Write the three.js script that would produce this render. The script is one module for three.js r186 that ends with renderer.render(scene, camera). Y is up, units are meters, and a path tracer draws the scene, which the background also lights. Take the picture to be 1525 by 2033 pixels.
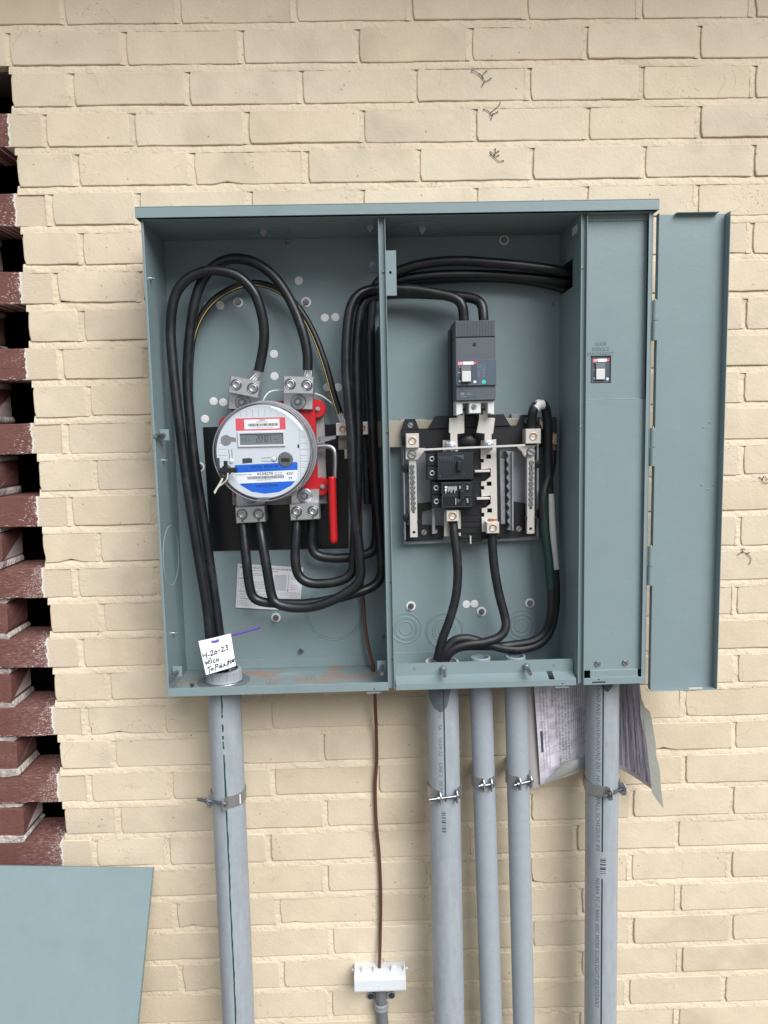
import * as THREE from 'three';
import { RoundedBoxGeometry } from 'three/addons/geometries/RoundedBoxGeometry.js';
import { mergeGeometries } from 'three/addons/utils/BufferGeometryUtils.js';
import { FontLoader } from 'three/addons/loaders/FontLoader.js';
import { TextGeometry } from 'three/addons/geometries/TextGeometry.js';

// ---------- camera, sky, sun, exposure ----------
const scene = new THREE.Scene();
const camera = new THREE.PerspectiveCamera(68.257, 0.75, 0.05, 300);
camera.position.set(-0.06, 1.4985, 1.42);
camera.rotation.order = 'YXZ';
camera.rotation.set(-0.112346, -0.020725, -0.021726);

const renderer = new THREE.WebGLRenderer({ antialias: true });
renderer.toneMapping = THREE.LinearToneMapping;
renderer.toneMappingExposure = 2.92;
renderer.shadowMap.enabled = true;

let seed = 7;
function rnd() { seed = (seed * 1664525 + 1013904223) % 4294967296; return seed / 4294967296; }
const R = (a, b) => a + (b - a) * rnd();
const hash2 = (x, y, s) => { let h = (x * 374761393 + y * 668265263 + s * 974634277) | 0; h = Math.imul(h ^ (h >>> 13), 1274126177); return ((h ^ (h >>> 16)) >>> 0) / 4294967295; };
function vnoise(x, y, s = 0, wrap = 0) {
  const ix = Math.floor(x), iy = Math.floor(y), fx = x - ix, fy = y - iy;
  const u = fx * fx * (3 - 2 * fx), v = fy * fy * (3 - 2 * fy), m = n => wrap ? ((n % wrap) + wrap) % wrap : n;
  const a = hash2(m(ix), m(iy), s), b = hash2(m(ix + 1), m(iy), s), c = hash2(m(ix), m(iy + 1), s), d = hash2(m(ix + 1), m(iy + 1), s);
  return a + (b - a) * u + (c - a) * v + (a - b - c + d) * u * v;
}
function fbm(x, y, s = 0, o = 4, wrap = 0) { let t = 0, a = 0.5, f = 1; for (let i = 0; i < o; i++) { t += a * vnoise(x * f, y * f, s + i * 17, wrap * f); a *= 0.5; f *= 2; } return t / (1 - Math.pow(0.5, o)); }

{ // overcast sky: bright, thin cloud all round
  const w = 256, h = 128, d = new Float32Array(w * h * 4);
  for (let j = 0; j < h; j++) for (let i = 0; i < w; i++) {
    const el = ((j + 0.5) / h - 0.5) * Math.PI, s = Math.max(0, Math.sin(el));
    const c = 0.86 + 0.28 * fbm(i / w * 16, j / h * 10, 3, 4, 16), b = (0.085 + 0.27 * s) * c;
    d.set([b * 0.94, b * 0.985, b * 1.07, 1], (j * w + i) * 4);
  }
  const t = new THREE.DataTexture(d, w, h, THREE.RGBAFormat, THREE.FloatType);
  t.mapping = THREE.EquirectangularReflectionMapping; t.magFilter = t.minFilter = THREE.LinearFilter; t.wrapS = THREE.RepeatWrapping; t.needsUpdate = true;
  scene.background = t; scene.environment = t;
}
const sun = new THREE.DirectionalLight(0xfffdfa, 1.5);
sun.position.set(3.1, 6.3, 5.0); sun.target.position.set(0, 1.3, 0);
sun.castShadow = true; sun.shadow.radius = 80; sun.shadow.mapSize.set(2048, 2048);
Object.assign(sun.shadow.camera, { left: -2, right: 2, top: 2, bottom: -2, near: 0.5, far: 14 });
scene.add(sun, sun.target);

// ---------- helpers ----------
const taken = {};
function numbered(n) { const k = taken[n] = (taken[n] ?? -1) + 1; return k ? n + '_' + String(k).padStart(3, '0') : n; }
function tag(o, label, category, group) { o.userData.label = label; o.userData.category = category; if (group) o.userData.group = group; return o; }
function thing(name, label, category, group, pos) {
  const o = new THREE.Group(); o.name = numbered(name); tag(o, label, category, group);
  if (pos) o.position.set(...pos);
  scene.add(o); return o;
}
function struct(o, name) { o.name = numbered(name); o.userData.kind = 'structure'; o.castShadow = o.receiveShadow = true; scene.add(o); return o; }
function part(name, geo, m, parent, pos, rot) {
  const g = Array.isArray(geo) ? merge(geo) : geo, o = new THREE.Mesh(g, m); o.name = name; o.castShadow = o.receiveShadow = true;
  if (pos) o.position.set(...pos);
  if (rot) o.rotation.set(...rot);
  parent.add(o); return o;
}
function solo(name, geo, m, label, category, group) { const o = part(numbered(name), geo, m, scene); return tag(o, label, category, group); }
function merge(list) { return mergeGeometries(list.map(g => { const q = g.index ? g.toNonIndexed() : g; for (const k of Object.keys(q.attributes)) if (!['position', 'normal', 'uv'].includes(k)) q.deleteAttribute(k); if (!q.attributes.uv) q.setAttribute('uv', new THREE.BufferAttribute(new Float32Array(q.attributes.position.count * 2), 2)); return q; })); }
// uv in metres by the face's main direction
function uvm(geo) {
  const g = geo.index ? geo.toNonIndexed() : geo, p = g.attributes.position, n = g.attributes.normal, uv = new Float32Array(p.count * 2);
  for (let i = 0; i < p.count; i += 3) {
    const ax = Math.abs(n.getX(i) + n.getX(i + 1) + n.getX(i + 2)), ay = Math.abs(n.getY(i) + n.getY(i + 1) + n.getY(i + 2)), az = Math.abs(n.getZ(i) + n.getZ(i + 1) + n.getZ(i + 2));
    for (let k = i; k < i + 3; k++) { const x = p.getX(k), y = p.getY(k), z = p.getZ(k); uv[k * 2] = ax > ay && ax > az ? z : x; uv[k * 2 + 1] = ay > ax && ay > az ? z : y; }
  }
  g.setAttribute('uv', new THREE.BufferAttribute(uv, 2)); return g;
}
// box from two corners, edges softened
function bx(x0, y0, z0, x1, y1, z1, r = 0.0008) {
  const w = Math.abs(x1 - x0), h = Math.abs(y1 - y0), d = Math.abs(z1 - z0), rr = Math.min(r, w * 0.45, h * 0.45, d * 0.45);
  const g = r > 0 ? new RoundedBoxGeometry(w, h, d, 1, rr) : new THREE.BoxGeometry(w, h, d);
  g.translate((x0 + x1) / 2, (y0 + y1) / 2, (z0 + z1) / 2); return uvm(g);
}
// extruded outline (xy points) from z0 to z1
function ext(pts, z0, z1, bevel = 0.0006, holes) {
  const s = new THREE.Shape(pts.map(p => new THREE.Vector2(p[0], p[1])));
  for (const h of holes ?? []) s.holes.push(new THREE.Path(h.map(p => new THREE.Vector2(p[0], p[1]))));
  const b = Math.min(bevel, (z1 - z0) * 0.4);
  const g = new THREE.ExtrudeGeometry(s, { depth: z1 - z0 - 2 * b, bevelEnabled: b > 0, bevelThickness: b, bevelSize: b, bevelOffset: -b, bevelSegments: 1, curveSegments: 10 });
  g.translate(0, 0, z0 + b); return uvm(g);
}
function circle(x, y, r, n = 20) { return Array.from({ length: n }, (_, i) => [x + r * Math.cos(i / n * 6.28319), y + r * Math.sin(i / n * 6.28319)]); }
function rect(x0, y0, x1, y1) { return [[x0, y0], [x1, y0], [x1, y1], [x0, y1]]; }
// cylinder whose axis runs from a to b
function rod(a, b, r0, r1 = r0, seg = 16, open = false) {
  const A = new THREE.Vector3(...a), B = new THREE.Vector3(...b), d = B.clone().sub(A), g = new THREE.CylinderGeometry(r1, r0, d.length(), seg, 1, open);
  g.applyQuaternion(new THREE.Quaternion().setFromUnitVectors(new THREE.Vector3(0, 1, 0), d.clone().normalize())); g.translate(...A.add(B).multiplyScalar(0.5).toArray()); return g;
}
function lathe(prof, at, axis = 'z', seg = 40) { // prof: [radius, along]
  const g = new THREE.LatheGeometry(prof.map(p => new THREE.Vector2(p[0], p[1])), seg);
  if (axis === 'z') g.rotateX(Math.PI / 2);
  g.translate(...at); return g;
}
function path(pts, tension = 0.5) { return new THREE.CatmullRomCurve3(pts.map(p => new THREE.Vector3(...p)), false, 'catmullrom', tension); }
function tube(pts, r, seg = 90, rad = 12) {
  const c = path(pts), g = new THREE.TubeGeometry(c, seg, r, rad, false), L = c.getLength(), uv = g.attributes.uv;
  for (let i = 0; i < uv.count; i++) uv.setXY(i, uv.getX(i) * L, uv.getY(i) * 6.28 * r);
  const caps = [0, 1].map(t => { const p = c.getPoint(t), q = c.getTangent(t).multiplyScalar(t ? 1 : -1), k = new THREE.CircleGeometry(r, rad); k.applyQuaternion(new THREE.Quaternion().setFromUnitVectors(new THREE.Vector3(0, 0, 1), q)); k.translate(p.x, p.y, p.z); return k; });
  return merge([g, ...caps]);
}
function hexHead(at, r, h, axis = 'z') { const g = new THREE.CylinderGeometry(r, r, h, 6); if (axis === 'z') g.rotateX(Math.PI / 2); if (axis === 'x') g.rotateZ(Math.PI / 2); g.translate(...at); return g; }

// ---------- computed textures ----------
function dataTex(size, fn, srgb, metres) {
  const d = new Uint8Array(size * size * 4);
  for (let j = 0; j < size; j++) for (let i = 0; i < size; i++) { const c = fn(i / size, j / size, i, j), k = (j * size + i) * 4; const a = Array.isArray(c) ? c : [c, c, c]; d[k] = Math.max(0, Math.min(255, a[0] * 255)); d[k + 1] = Math.max(0, Math.min(255, a[1] * 255)); d[k + 2] = Math.max(0, Math.min(255, a[2] * 255)); d[k + 3] = 255; }
  const t = new THREE.DataTexture(d, size, size); t.wrapS = t.wrapT = THREE.RepeatWrapping; t.magFilter = THREE.LinearFilter; t.minFilter = THREE.LinearMipmapLinearFilter; t.generateMipmaps = true;
  if (srgb) t.colorSpace = THREE.SRGBColorSpace;
  t.repeat.set(1 / metres, 1 / metres); t.needsUpdate = true; return t;
}
function canvasTex(w, h, draw) {
  const c = document.createElement('canvas'); c.width = w; c.height = h; const x = c.getContext('2d'); draw(x, w, h);
  const t = new THREE.CanvasTexture(c); t.colorSpace = THREE.SRGBColorSpace; t.magFilter = THREE.LinearFilter; return t;
}
const lin = (r, g, b) => new THREE.Color().setRGB(r, g, b);
function M(color, roughness = 0.5, extra = {}) { return new THREE.MeshStandardMaterial({ color: Array.isArray(color) ? lin(...color) : color, roughness, ...extra }); }
const toS = v => v <= 0.0031308 ? v * 12.92 : 1.055 * Math.pow(v, 1 / 2.4) - 0.055;

// painted masonry: roller-applied cream paint, faint dirt, pin marks
const paintBump = dataTex(1024, (u, v) => 0.5 + 0.32 * (fbm(u * 24, v * 24, 5, 4, 24) - 0.5) + 0.3 * (fbm(u * 110, v * 110, 9, 3, 110) - 0.5) + 0.22 * (vnoise(u * 300, v * 300, 12, 300) - 0.5), false, 0.9);
const mortarBump = dataTex(512, (u, v) => 0.5 + 0.9 * (fbm(u * 60, v * 60, 21, 4, 60) - 0.5), false, 0.3);
function creamMap(s) {
  const N = 1024, mark = new Float32Array(N * N), s0 = seed; seed = s * 13 + 5; // scuffs, hairline cracks, clusters of dirt specks
  const put = (x, y, a) => { const k = ((Math.floor(y) % N + N) % N) * N + ((Math.floor(x) % N + N) % N); mark[k] = Math.max(mark[k], a); };
  for (let q = 0; q < 150; q++) { let x = rnd() * N, y = rnd() * N, d = (rnd() - 0.5) * 2.4; const L = 6 + rnd() * 34, a = 0.03 + rnd() * 0.13; for (let t = 0; t < L; t++) { put(x, y, a * (0.5 + rnd() * 0.5)); x += Math.cos(d); y += Math.sin(d); d += (rnd() - 0.5) * 0.7; } }
  for (let q = 0; q < 26; q++) { const x = rnd() * N, y = rnd() * N, n = 5 + rnd() * 26, w = 8 + rnd() * 40; for (let t = 0; t < n; t++) { const px = x + (rnd() + rnd() - 1) * w, py = y + (rnd() + rnd() - 1) * w, a = 0.12 + rnd() * 0.35; put(px, py, a); if (rnd() < 0.4) put(px + 1, py, a * 0.8); } }
  for (let q = 0; q < 30; q++) { const x = rnd() * N, y = rnd() * N, w = 8 + rnd() * 22, h = 2 + rnd() * 6; for (let b = -h; b < h; b++) for (let c = -w; c < w; c++) if (rnd() < 0.35 * (1 - Math.abs(b) / h) * (1 - Math.abs(c) / w)) put(x + c, y + b, 0.12); }
  seed = s0;
  return dataTex(N, (u, v, i, j) => {
    const n = fbm(u * 6, v * 6, s, 4, 6) - 0.5, f = fbm(u * 40, v * 40, s + 3, 3, 40) - 0.5, sm = Math.max(0, fbm(u * 9, v * 9, s + 8, 4, 9) - 0.64) * 0.7;
    const sp = hash2(i >> 1, j >> 1, s) > 0.99965 ? 0.3 : 0, m = (1 + 0.075 * n + 0.06 * f - sm * 0.55 - sp) * (1 - mark[j * N + i]);
    return [m * 0.832 - 0.01 * n, m * 0.778, m * 0.689 + 0.015 * n];
  }, true, 1.3);
}
const creamMaps = [creamMap(31), creamMap(77)];
const CREAM = [[1, 1, 1], [0.98, 0.98, 0.982], [1, 0.99, 0.972], [0.972, 0.974, 0.978]].map((c, i) => M(c, 0.62, { map: creamMaps[i % 2], bumpMap: paintBump, bumpScale: 0.0009 }));
const creamMortar = M([1, 0.995, 0.985], 0.75, { map: creamMaps[1], bumpMap: mortarBump, bumpScale: 0.0016 });
const metalBump = dataTex(512, (u, v) => 0.5 + 0.35 * (fbm(u * 40, v * 40, 41, 3, 40) - 0.5) + 0.25 * (vnoise(u * 160, v * 160, 44, 160) - 0.5), false, 0.3);
const metalMap = dataTex(1024, (u, v) => {
  const n = fbm(u * 5, v * 5, 51, 4, 5) - 0.5, f = fbm(u * 30, v * 30, 57, 3, 30) - 0.5, m = 1 + 0.025 * n + 0.025 * f - 0.1 * Math.max(0, fbm(u * 12, v * 12, 58, 4, 12) - 0.66) + 0.1 * Math.max(0, fbm(u * 70, v * 70, 59, 3, 70) - 0.7);
  return [m * 0.492, m * 0.562, m * 0.579];
}, true, 0.8);
const metalRough = dataTex(512, (u, v) => { const n = 0.42 + 0.22 * (fbm(u * 8, v * 8, 61, 4, 8) - 0.5); return [n, n, n]; }, false, 0.7);
const greyPaint = M([1, 1, 1], 1, { map: metalMap, roughnessMap: metalRough, bumpMap: metalBump, bumpScale: 0.00022 });

// ---------- setting ----------
{ // yard: worn concrete apron and trodden earth
  const g = new THREE.PlaneGeometry(240, 240, 1, 1); g.rotateX(-Math.PI / 2);
  const uv = g.attributes.uv; for (let i = 0; i < uv.count; i++) uv.setXY(i, uv.getX(i) * 240, uv.getY(i) * 240);
  const t = dataTex(512, (u, v) => { const n = fbm(u * 10, v * 10, 71, 5, 10) - 0.5; return [0.5 + 0.25 * n, 0.48 + 0.25 * n, 0.44 + 0.24 * n]; }, true, 3);
  struct(new THREE.Mesh(g, M([0.8, 0.8, 0.8], 0.95, { map: t })), 'ground');
}
{ // boarded eave that shelters the top of the wall
  const g = merge([bx(-4, 2.62, -0.1, 4, 2.66, 0.36, 0), bx(-4, 2.58, 0.36, 4, 2.74, 0.39, 0)]);
  struct(new THREE.Mesh(g, M([0.5, 0.46, 0.38], 0.8)), 'roof_eave');
}

// ---------- brick wall ----------
const BW = 0.2032, CH = 0.068, X0 = -0.5635, Y0 = 2.21; // brick pitch, course height, position of the first joint and first bed
const rowOff = { 0: -0.006, 1: -0.001, 2: 0.001, 3: 0.004, 4: 0.004, 6: 0.003, 8: -0.004, 10: -0.003, 12: -0.002, 14: -0.002, 16: -0.004, 18: 0, 19: 0.001, 20: 0.001, 21: 0.005, 22: 0.001, 23: -0.008, 24: 0.001, 25: 0.001, 26: 0.007, 27: 0.006, 28: -0.001 };
const EDGE = -0.672, SEAM = -0.612; // where the painted wall meets the open screen
function brickGeo(x0, x1, y0, y1, z, depth, rough = 1, chip = 0) {
  const w = x1 - x0, h = y1 - y0, o = [], c = 0.0025;
  const nx = Math.max(3, Math.round(w / 0.028)), jig = a => (rnd() - 0.5) * a * rough;
  for (let i = 0; i <= nx; i++) { const t = i / nx; o.push([x0 + c + t * (w - 2 * c), y0 + jig(0.0018)]); }
  for (let i = 1; i < 4; i++) o.push([x1 + jig(0.0015), y0 + c + (h - 2 * c) * (i - 0.5) / 3]);
  for (let i = nx; i >= 0; i--) { const t = i / nx; o.push([x0 + c + t * (w - 2 * c), y1 + jig(0.0016)]); }
  for (let i = 3; i > 0; i--) o.push([x0 + jig(0.0015), y0 + c + (h - 2 * c) * (i - 0.5) / 3]);
  if (chip) { const k = Math.floor(rnd() * 3); o[k][1] += chip; o[k][0] += chip * 0.3; o[o.length - 1][0] += chip * 0.6; }
  const N = o.length, cx = (x0 + x1) / 2, cy = (y0 + y1) / 2, P = [], I = [], tx = jig(0.0011), ty = jig(0.0008);
  const ring = (ins, zz) => o.forEach(([x, y]) => { const dx = x < x0 + 0.01 ? 1 : x > x1 - 0.01 ? -1 : 0, dy = y < y0 + 0.01 ? 1 : y > y1 - 0.01 ? -1 : 0, px = x + dx * ins, py = y + dy * ins; P.push(px, py, zz + (zz > z - 0.01 ? tx * (px - cx) / w + ty * (py - cy) / h : 0)); });
  P.push(cx, cy, z); ring(0.002, z + 0.0001); ring(0.0005, z - 0.0003); ring(0, z - 0.0013); ring(0, z - depth);
  for (let i = 0; i < N; i++) { const j = (i + 1) % N; I.push(0, 1 + i, 1 + j); for (let q = 0; q < 3; q++) { const a = 1 + q * N, b = a + N; I.push(a + i, b + i, b + j, a + i, b + j, a + j); } }
  const g = new THREE.BufferGeometry(); g.setAttribute('position', new THREE.Float32BufferAttribute(P, 3)); g.setIndex(I); g.computeVertexNormals();
  const uv = new Float32Array(P.length / 3 * 2); for (let i = 0; i < P.length / 3; i++) { uv[i * 2] = P[i * 3]; uv[i * 2 + 1] = P[i * 3 + 1] + P[i * 3 + 2]; }
  g.setAttribute('uv', new THREE.BufferAttribute(uv, 2)); return g;
}
const wall = thing('painted_brick_wall', 'cream painted brick wall in running bond behind the grey electrical cabinet', 'wall'); wall.userData.kind = 'thing';
const screenWall = thing('red_brick_screen', 'open screen of unpainted dark red bricks with square gaps and white mortar', 'brick screen'); screenWall.userData.kind = 'thing';
const headJoints = [], rows = [];
for (let r = -3; r <= 30; r++) {
  const y0 = Y0 - r * CH, y1 = y0 + 0.0572, half = Math.abs(r) % 2 ? 0.5 : 0, off = rowOff[r] ?? R(-0.004, 0.004);
  let edges = []; for (let j = -2; j <= 7; j++) edges.push(X0 + (j + half) * BW + off + R(-0.0022, 0.0022));
  if (r >= 2) edges = edges.filter(e => e > EDGE + 0.03 && !(half && e < SEAM + 0.02));
  if (r >= 2) edges.unshift(half ? SEAM + R(-0.002, 0.002) : EDGE + R(-0.003, 0.003));
  rows.push({ r, y0, y1 }); if (r >= 2 && half) headJoints.push([SEAM - 0.0105, edges[0], y0, y1]);
  edges.forEach((e, i) => {
    if (i === edges.length - 1) return;
    const gap = R(0.0085, 0.0115), b = edges[i + 1] - gap;
    if (b < -0.95) return;
    const chipped = rnd() < 0.1 ? R(0.003, 0.006) : 0;
    part('brick', brickGeo(e, b, y0 + R(-0.0012, 0.0012), y1 + R(-0.0015, 0.0008), R(-0.0008, 0.0011), 0.03, 0.75, chipped), CREAM[Math.floor(rnd() * 4)], wall);
    headJoints.push([b, edges[i + 1], y0, y1]);
  });
}
{ // mortar, struck: set back under the brick above and almost flush with the one below
  const list = [];
  const sheet = (xs, ys, zf) => {
    const P = [], I = [], U = []; for (const y of ys) for (const x of xs) { P.push(x, y, zf(x, y)); U.push(x, y); }
    const n = xs.length; for (let j = 0; j < ys.length - 1; j++) for (let i = 0; i < n - 1; i++) { const a = j * n + i; I.push(a, a + n, a + n + 1, a, a + n + 1, a + 1); }
    const g = new THREE.BufferGeometry(); g.setAttribute('position', new THREE.Float32BufferAttribute(P, 3)); g.setAttribute('uv', new THREE.Float32BufferAttribute(U, 2)); g.setIndex(I); g.computeVertexNormals(); list.push(g.toNonIndexed());
  };
  const rough = (x, y) => 0.0022 * (fbm(x * 90, y * 90, 81, 3) - 0.5) + 0.0026 * (fbm(x * 14, y * 30, 83, 2) - 0.5);
  for (const { r, y0 } of rows) { // the bed under course r
    const xs = [], ys = []; const xa = r >= 1 ? EDGE - 0.001 : -1.05; for (let q = 0; q <= 300; q++) xs.push(xa + (0.9 - xa) * q / 300);
    for (let q = 0; q <= 6; q++) ys.push(y0 + 0.0025 - (0.0165) * q / 6);
    sheet(xs, ys, (px, py) => { const t = Math.min(1, Math.max(0, (y0 - py) / 0.011)); return -0.003 + 0.0031 * Math.pow(t, 0.5) + rough(px, py); });
  }
  for (const [a, b, y0, y1] of headJoints) {
    const xs = [], ys = []; for (let q = 0; q <= 5; q++) xs.push(a - 0.0025 + (b - a + 0.005) * q / 5);
    for (let q = 0; q <= 9; q++) ys.push(y1 - (y1 - y0) * q / 9);
    sheet(xs, ys, (px, py) => 0 - 0.003 * Math.min(1, Math.max(0, (px - a) / (b - a))) + rough(px, py));
  }
  part('mortar', merge(list), creamMortar, wall);
  part('backing', [bx(-0.6, -0.05, -0.115, 4, 2.62, -0.02, 0)], creamMortar, wall);
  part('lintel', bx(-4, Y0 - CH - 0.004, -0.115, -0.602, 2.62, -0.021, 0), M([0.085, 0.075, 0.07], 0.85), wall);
}
{ // open screen: a full brick every second course, spaced stubs between
  const redTex = (s, cover) => canvasTex(512, 160, (c, w, h) => {
    c.fillStyle = '#6e4741'; c.fillRect(0, 0, w, h); seed = 1000 + s * 77;
    for (let i = 0; i < 900; i++) { const v = rnd(); c.fillStyle = v < 0.5 ? `rgba(60,28,28,${0.1 + 0.15 * rnd()})` : `rgba(140,82,74,${0.08 + 0.12 * rnd()})`; c.fillRect(rnd() * w, rnd() * h, 2 + rnd() * 26, 1 + rnd() * 5); }
    for (let k = 0; k < 3; k++) { const bxx = rnd() * w, byy = rnd() * h, a = rnd(); for (let i = 0; i < 260 * a; i++) { c.fillStyle = `rgba(205,195,200,${0.04 + 0.12 * rnd()})`; c.fillRect(bxx + (rnd() + rnd() - 1) * 90, byy + (rnd() + rnd() - 1) * 45, 2 + rnd() * 10, 1 + rnd() * 3); } }
    for (let i = 0; i < 60; i++) { c.fillStyle = `rgba(232,230,228,${0.5 + 0.5 * rnd()})`; c.fillRect(rnd() * w, h - rnd() * rnd() * 18, 2 + rnd() * 14, 1 + rnd() * 3); }
    if (s % 4 === 3) for (let i = 0; i < 700; i++) { const x = w * (0.2 + 0.55 * Math.sqrt(rnd())), y = h * rnd(); c.fillStyle = `rgba(206,196,198,${0.06 + 0.16 * rnd()})`; c.fillRect(x, y, 3 + rnd() * 24, 1 + rnd() * 4); }
    if (cover) { // the cream paint stops at a ragged line, with white primer past it
      const e = w * cover;
      for (let y = 0; y < h; y += 2) { const q = e + 16 * (fbm(y * 0.035, s, 5) - 0.5); c.fillStyle = '#dedbd6'; c.fillRect(q - 1 - 7 * vnoise(y * 0.12, s * 3.1, 8), y, w, 2); c.fillStyle = '#d3c4ae'; c.fillRect(q + 3, y, w, 2); }
      for (let i = 0; i < 60 + 70 * (s % 4); i++) { c.fillStyle = `rgba(228,224,220,${0.25 + 0.6 * rnd()})`; const y = rnd() * h; c.fillRect(e - Math.pow(rnd(), 2.2) * (40 + 90 * y / h), y, 1 + rnd() * 9, 1 + rnd() * 3); }
    }
  });
  const redBump = mortarBump;
  const mats = [0, 1, 6, 3, 7, 11].map(s => M([1, 1, 1], 0.72, { map: redTex(s, 0.702), bumpMap: paintBump, bumpScale: 0.001 }));
  const stub = [4, 5].map(s => M([1, 1, 1], 0.8, { map: redTex(s, 0), bumpMap: paintBump, bumpScale: 0.001 }));
  const white = M([0.95, 0.93, 0.9], 0.85, { map: dataTex(256, (u, v) => { const n = fbm(u * 8, v * 8, 151, 4, 8), f = fbm(u * 40, v * 40, 155, 3, 40), k = 0.44 + 0.5 * n + 0.3 * (f - 0.5); return [k * 0.95, k * 0.92, k * 0.9]; }, true, 0.12), bumpMap: redBump, bumpScale: 0.003 });
  const norm = (g, x0, x1, y0, y1) => { const p = g.attributes.position, uv = g.attributes.uv; for (let i = 0; i < uv.count; i++) uv.setXY(i, (p.getX(i) - x0) / (x1 - x0), (p.getY(i) - y0) / (y1 - y0) + Math.min(0, p.getZ(i) + 0.006) * 9); return g; };
  let k = 0;
  for (let r = 2; r <= 30; r++) {
    const y0 = Y0 - r * CH, y1 = y0 + 0.0572;
    if (r % 2) { const a = SEAM - 0.204, b = SEAM - 0.0095; // long brick; its right end carries the wall's paint
      part('brick', norm(brickGeo(a, b, y0, y1, R(-0.002, 0.001), 0.092, 1.2), a, b, y0, y1), mats[(k++ % 3) + (r > 13 ? 3 : 0)], screenWall);
      part('brick', norm(brickGeo(a - 0.204, a - 0.01, y0, y1, R(-0.002, 0.001), 0.092, 1.2), a - 0.204, a - 0.01, y0, y1), stub[k % 2], screenWall);
    } else { const b = -0.752 + R(-0.003, 0.003), a = b - 0.12;
      part('brick', norm(brickGeo(a, b, y0, y1, R(-0.004, 0), 0.085, 1.2), a, b, y0, y1), stub[k % 2], screenWall);
      part('mortar', brickGeo(a, b + R(0, 0.004), y0 - 0.0112, y0 + 0.0022, R(-0.005, 0.002), 0.088, 2.6), white, screenWall); part('mortar', brickGeo(a, b + R(-0.002, 0.002), y1 - 0.001, y1 + 0.0109, R(-0.007, -0.002), 0.088, 2.2), white, screenWall);
    }
  }
  seed = 4242;
}
{ // the dim store room behind the screen
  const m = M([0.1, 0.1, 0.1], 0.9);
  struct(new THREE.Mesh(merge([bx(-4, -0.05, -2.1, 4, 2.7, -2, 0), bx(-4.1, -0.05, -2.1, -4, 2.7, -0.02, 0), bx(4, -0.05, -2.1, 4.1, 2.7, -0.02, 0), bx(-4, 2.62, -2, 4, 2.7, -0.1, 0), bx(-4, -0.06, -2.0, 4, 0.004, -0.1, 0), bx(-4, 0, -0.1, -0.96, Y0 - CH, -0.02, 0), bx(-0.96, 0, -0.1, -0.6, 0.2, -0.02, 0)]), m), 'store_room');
}

// ---------- small hardware ----------
const zinc = M([0.46, 0.48, 0.51], 0.36, { metalness: 1 }), zincDull = M([0.42, 0.43, 0.44], 0.5, { metalness: 0.9 }), brassy = M([0.3, 0.24, 0.14], 0.45, { metalness: 0.8 });
const alu = M([0.62, 0.63, 0.65], 0.42, { metalness: 1, bumpMap: metalBump, bumpScale: 0.0003 }), tin = M([0.68, 0.66, 0.62], 0.36, { metalness: 0.35, bumpMap: metalBump, bumpScale: 0.0002 });
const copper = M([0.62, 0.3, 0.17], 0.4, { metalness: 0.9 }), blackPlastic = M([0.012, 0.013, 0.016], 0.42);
const boltSteel = M([0.26, 0.28, 0.31], 0.28, { metalness: 1 }), plug = M([0.74, 0.75, 0.77], 0.5), greenMark = M([0.03, 0.09, 0.03], 0.6);
function bolt(parent, x, y, z, s = 1, washer = 0.0085, name = 'bolt', m = zinc) {
  const o = part(name, [hexHead([x, y, z + 0.0034 * s], 0.0047 * s, 0.0052 * s), rod([x, y, z], [x, y, z + 0.0085 * s], 0.0023 * s, 0.0019 * s, 10)], boltSteel, parent); part('flange', rod([x, y, z], [x, y, z + 0.0016 * s], 0.0058 * s, 0.0054 * s, 18), boltSteel, o);
  if (washer) part('washer', rod([x, y, z - 0.0008], [x, y, z + 0.0008], washer * s, washer * s, 22), m === zinc ? plug : m, o);
  return o;
}
function screw(parent, x, y, z, r, m = zinc, name = 'screw', turn = 0.5) { // slotted pan head facing the viewer
  const h = [-1, 1].map(s => ext(Array.from({ length: 9 }, (_, i) => { const a = 0.14 + (Math.PI - 0.28) * i / 8; return [r * 0.95 * Math.cos(a), s * r * 0.95 * Math.sin(a)]; }), 0.0003, 0.0021, 0.0004));
  const o = part(name, h, m, parent, [x, y, z], [0, 0, turn]); part('screw_seat', rod([0, 0, -0.0012], [0, 0, 0.0005], r * 1.16, r * 1.1, 18), boltSteel, o); return o;
}
function ringGeo(x, y, z, r, t = 0.0007) { const g = new THREE.TorusGeometry(r, t, 6, 48); g.scale(1, 1, 0.7); g.translate(x, y, z); return g; }
function knockout(parent, x, y, z, radii) { for (const r of radii) part('knockout_ring', ringGeo(x, y, z, r, 0.0014), greyPaint, parent); }

// ---------- cabinet ----------
const ZB = 0.012, ZF = 0.15, XL = -0.4155, XR = 0.4175, X1 = -0.0332, X2 = -0.0216, X3 = 0.2985, X4 = 0.3094, YT = 1.839, YB = 1.0445, TH = 0.0016;
const cab = thing('electrical_cabinet', 'open grey steel meter and breaker cabinet mounted on the painted brick wall', 'electrical cabinet');
part('back_panel', bx(XL, YB, ZB - 0.003, X3 + 0.002, YT, ZB, 0), greyPaint, cab);
part('back_panel', bx(X3 + 0.003, YB, ZB - 0.003, XR, YT, ZB, 0), greyPaint, cab);
part('standoff', [bx(XL + 0.05, 1.75, 0, XR - 0.05, 1.78, ZB - 0.004, 0), bx(XL + 0.05, 1.1, 0, XR - 0.05, 1.13, ZB - 0.004, 0)], zincDull, cab);
const sideL = part('side_panel', [bx(XL, YB, ZB, XL + TH, YT, ZF), bx(XL + TH, YB, ZF - 0.0016, XL + 0.0042, YT, ZF, 0.0004)], greyPaint, cab);
part('side_panel', bx(XR - TH, YB, ZB, XR, YT, ZF), greyPaint, cab);
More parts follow.
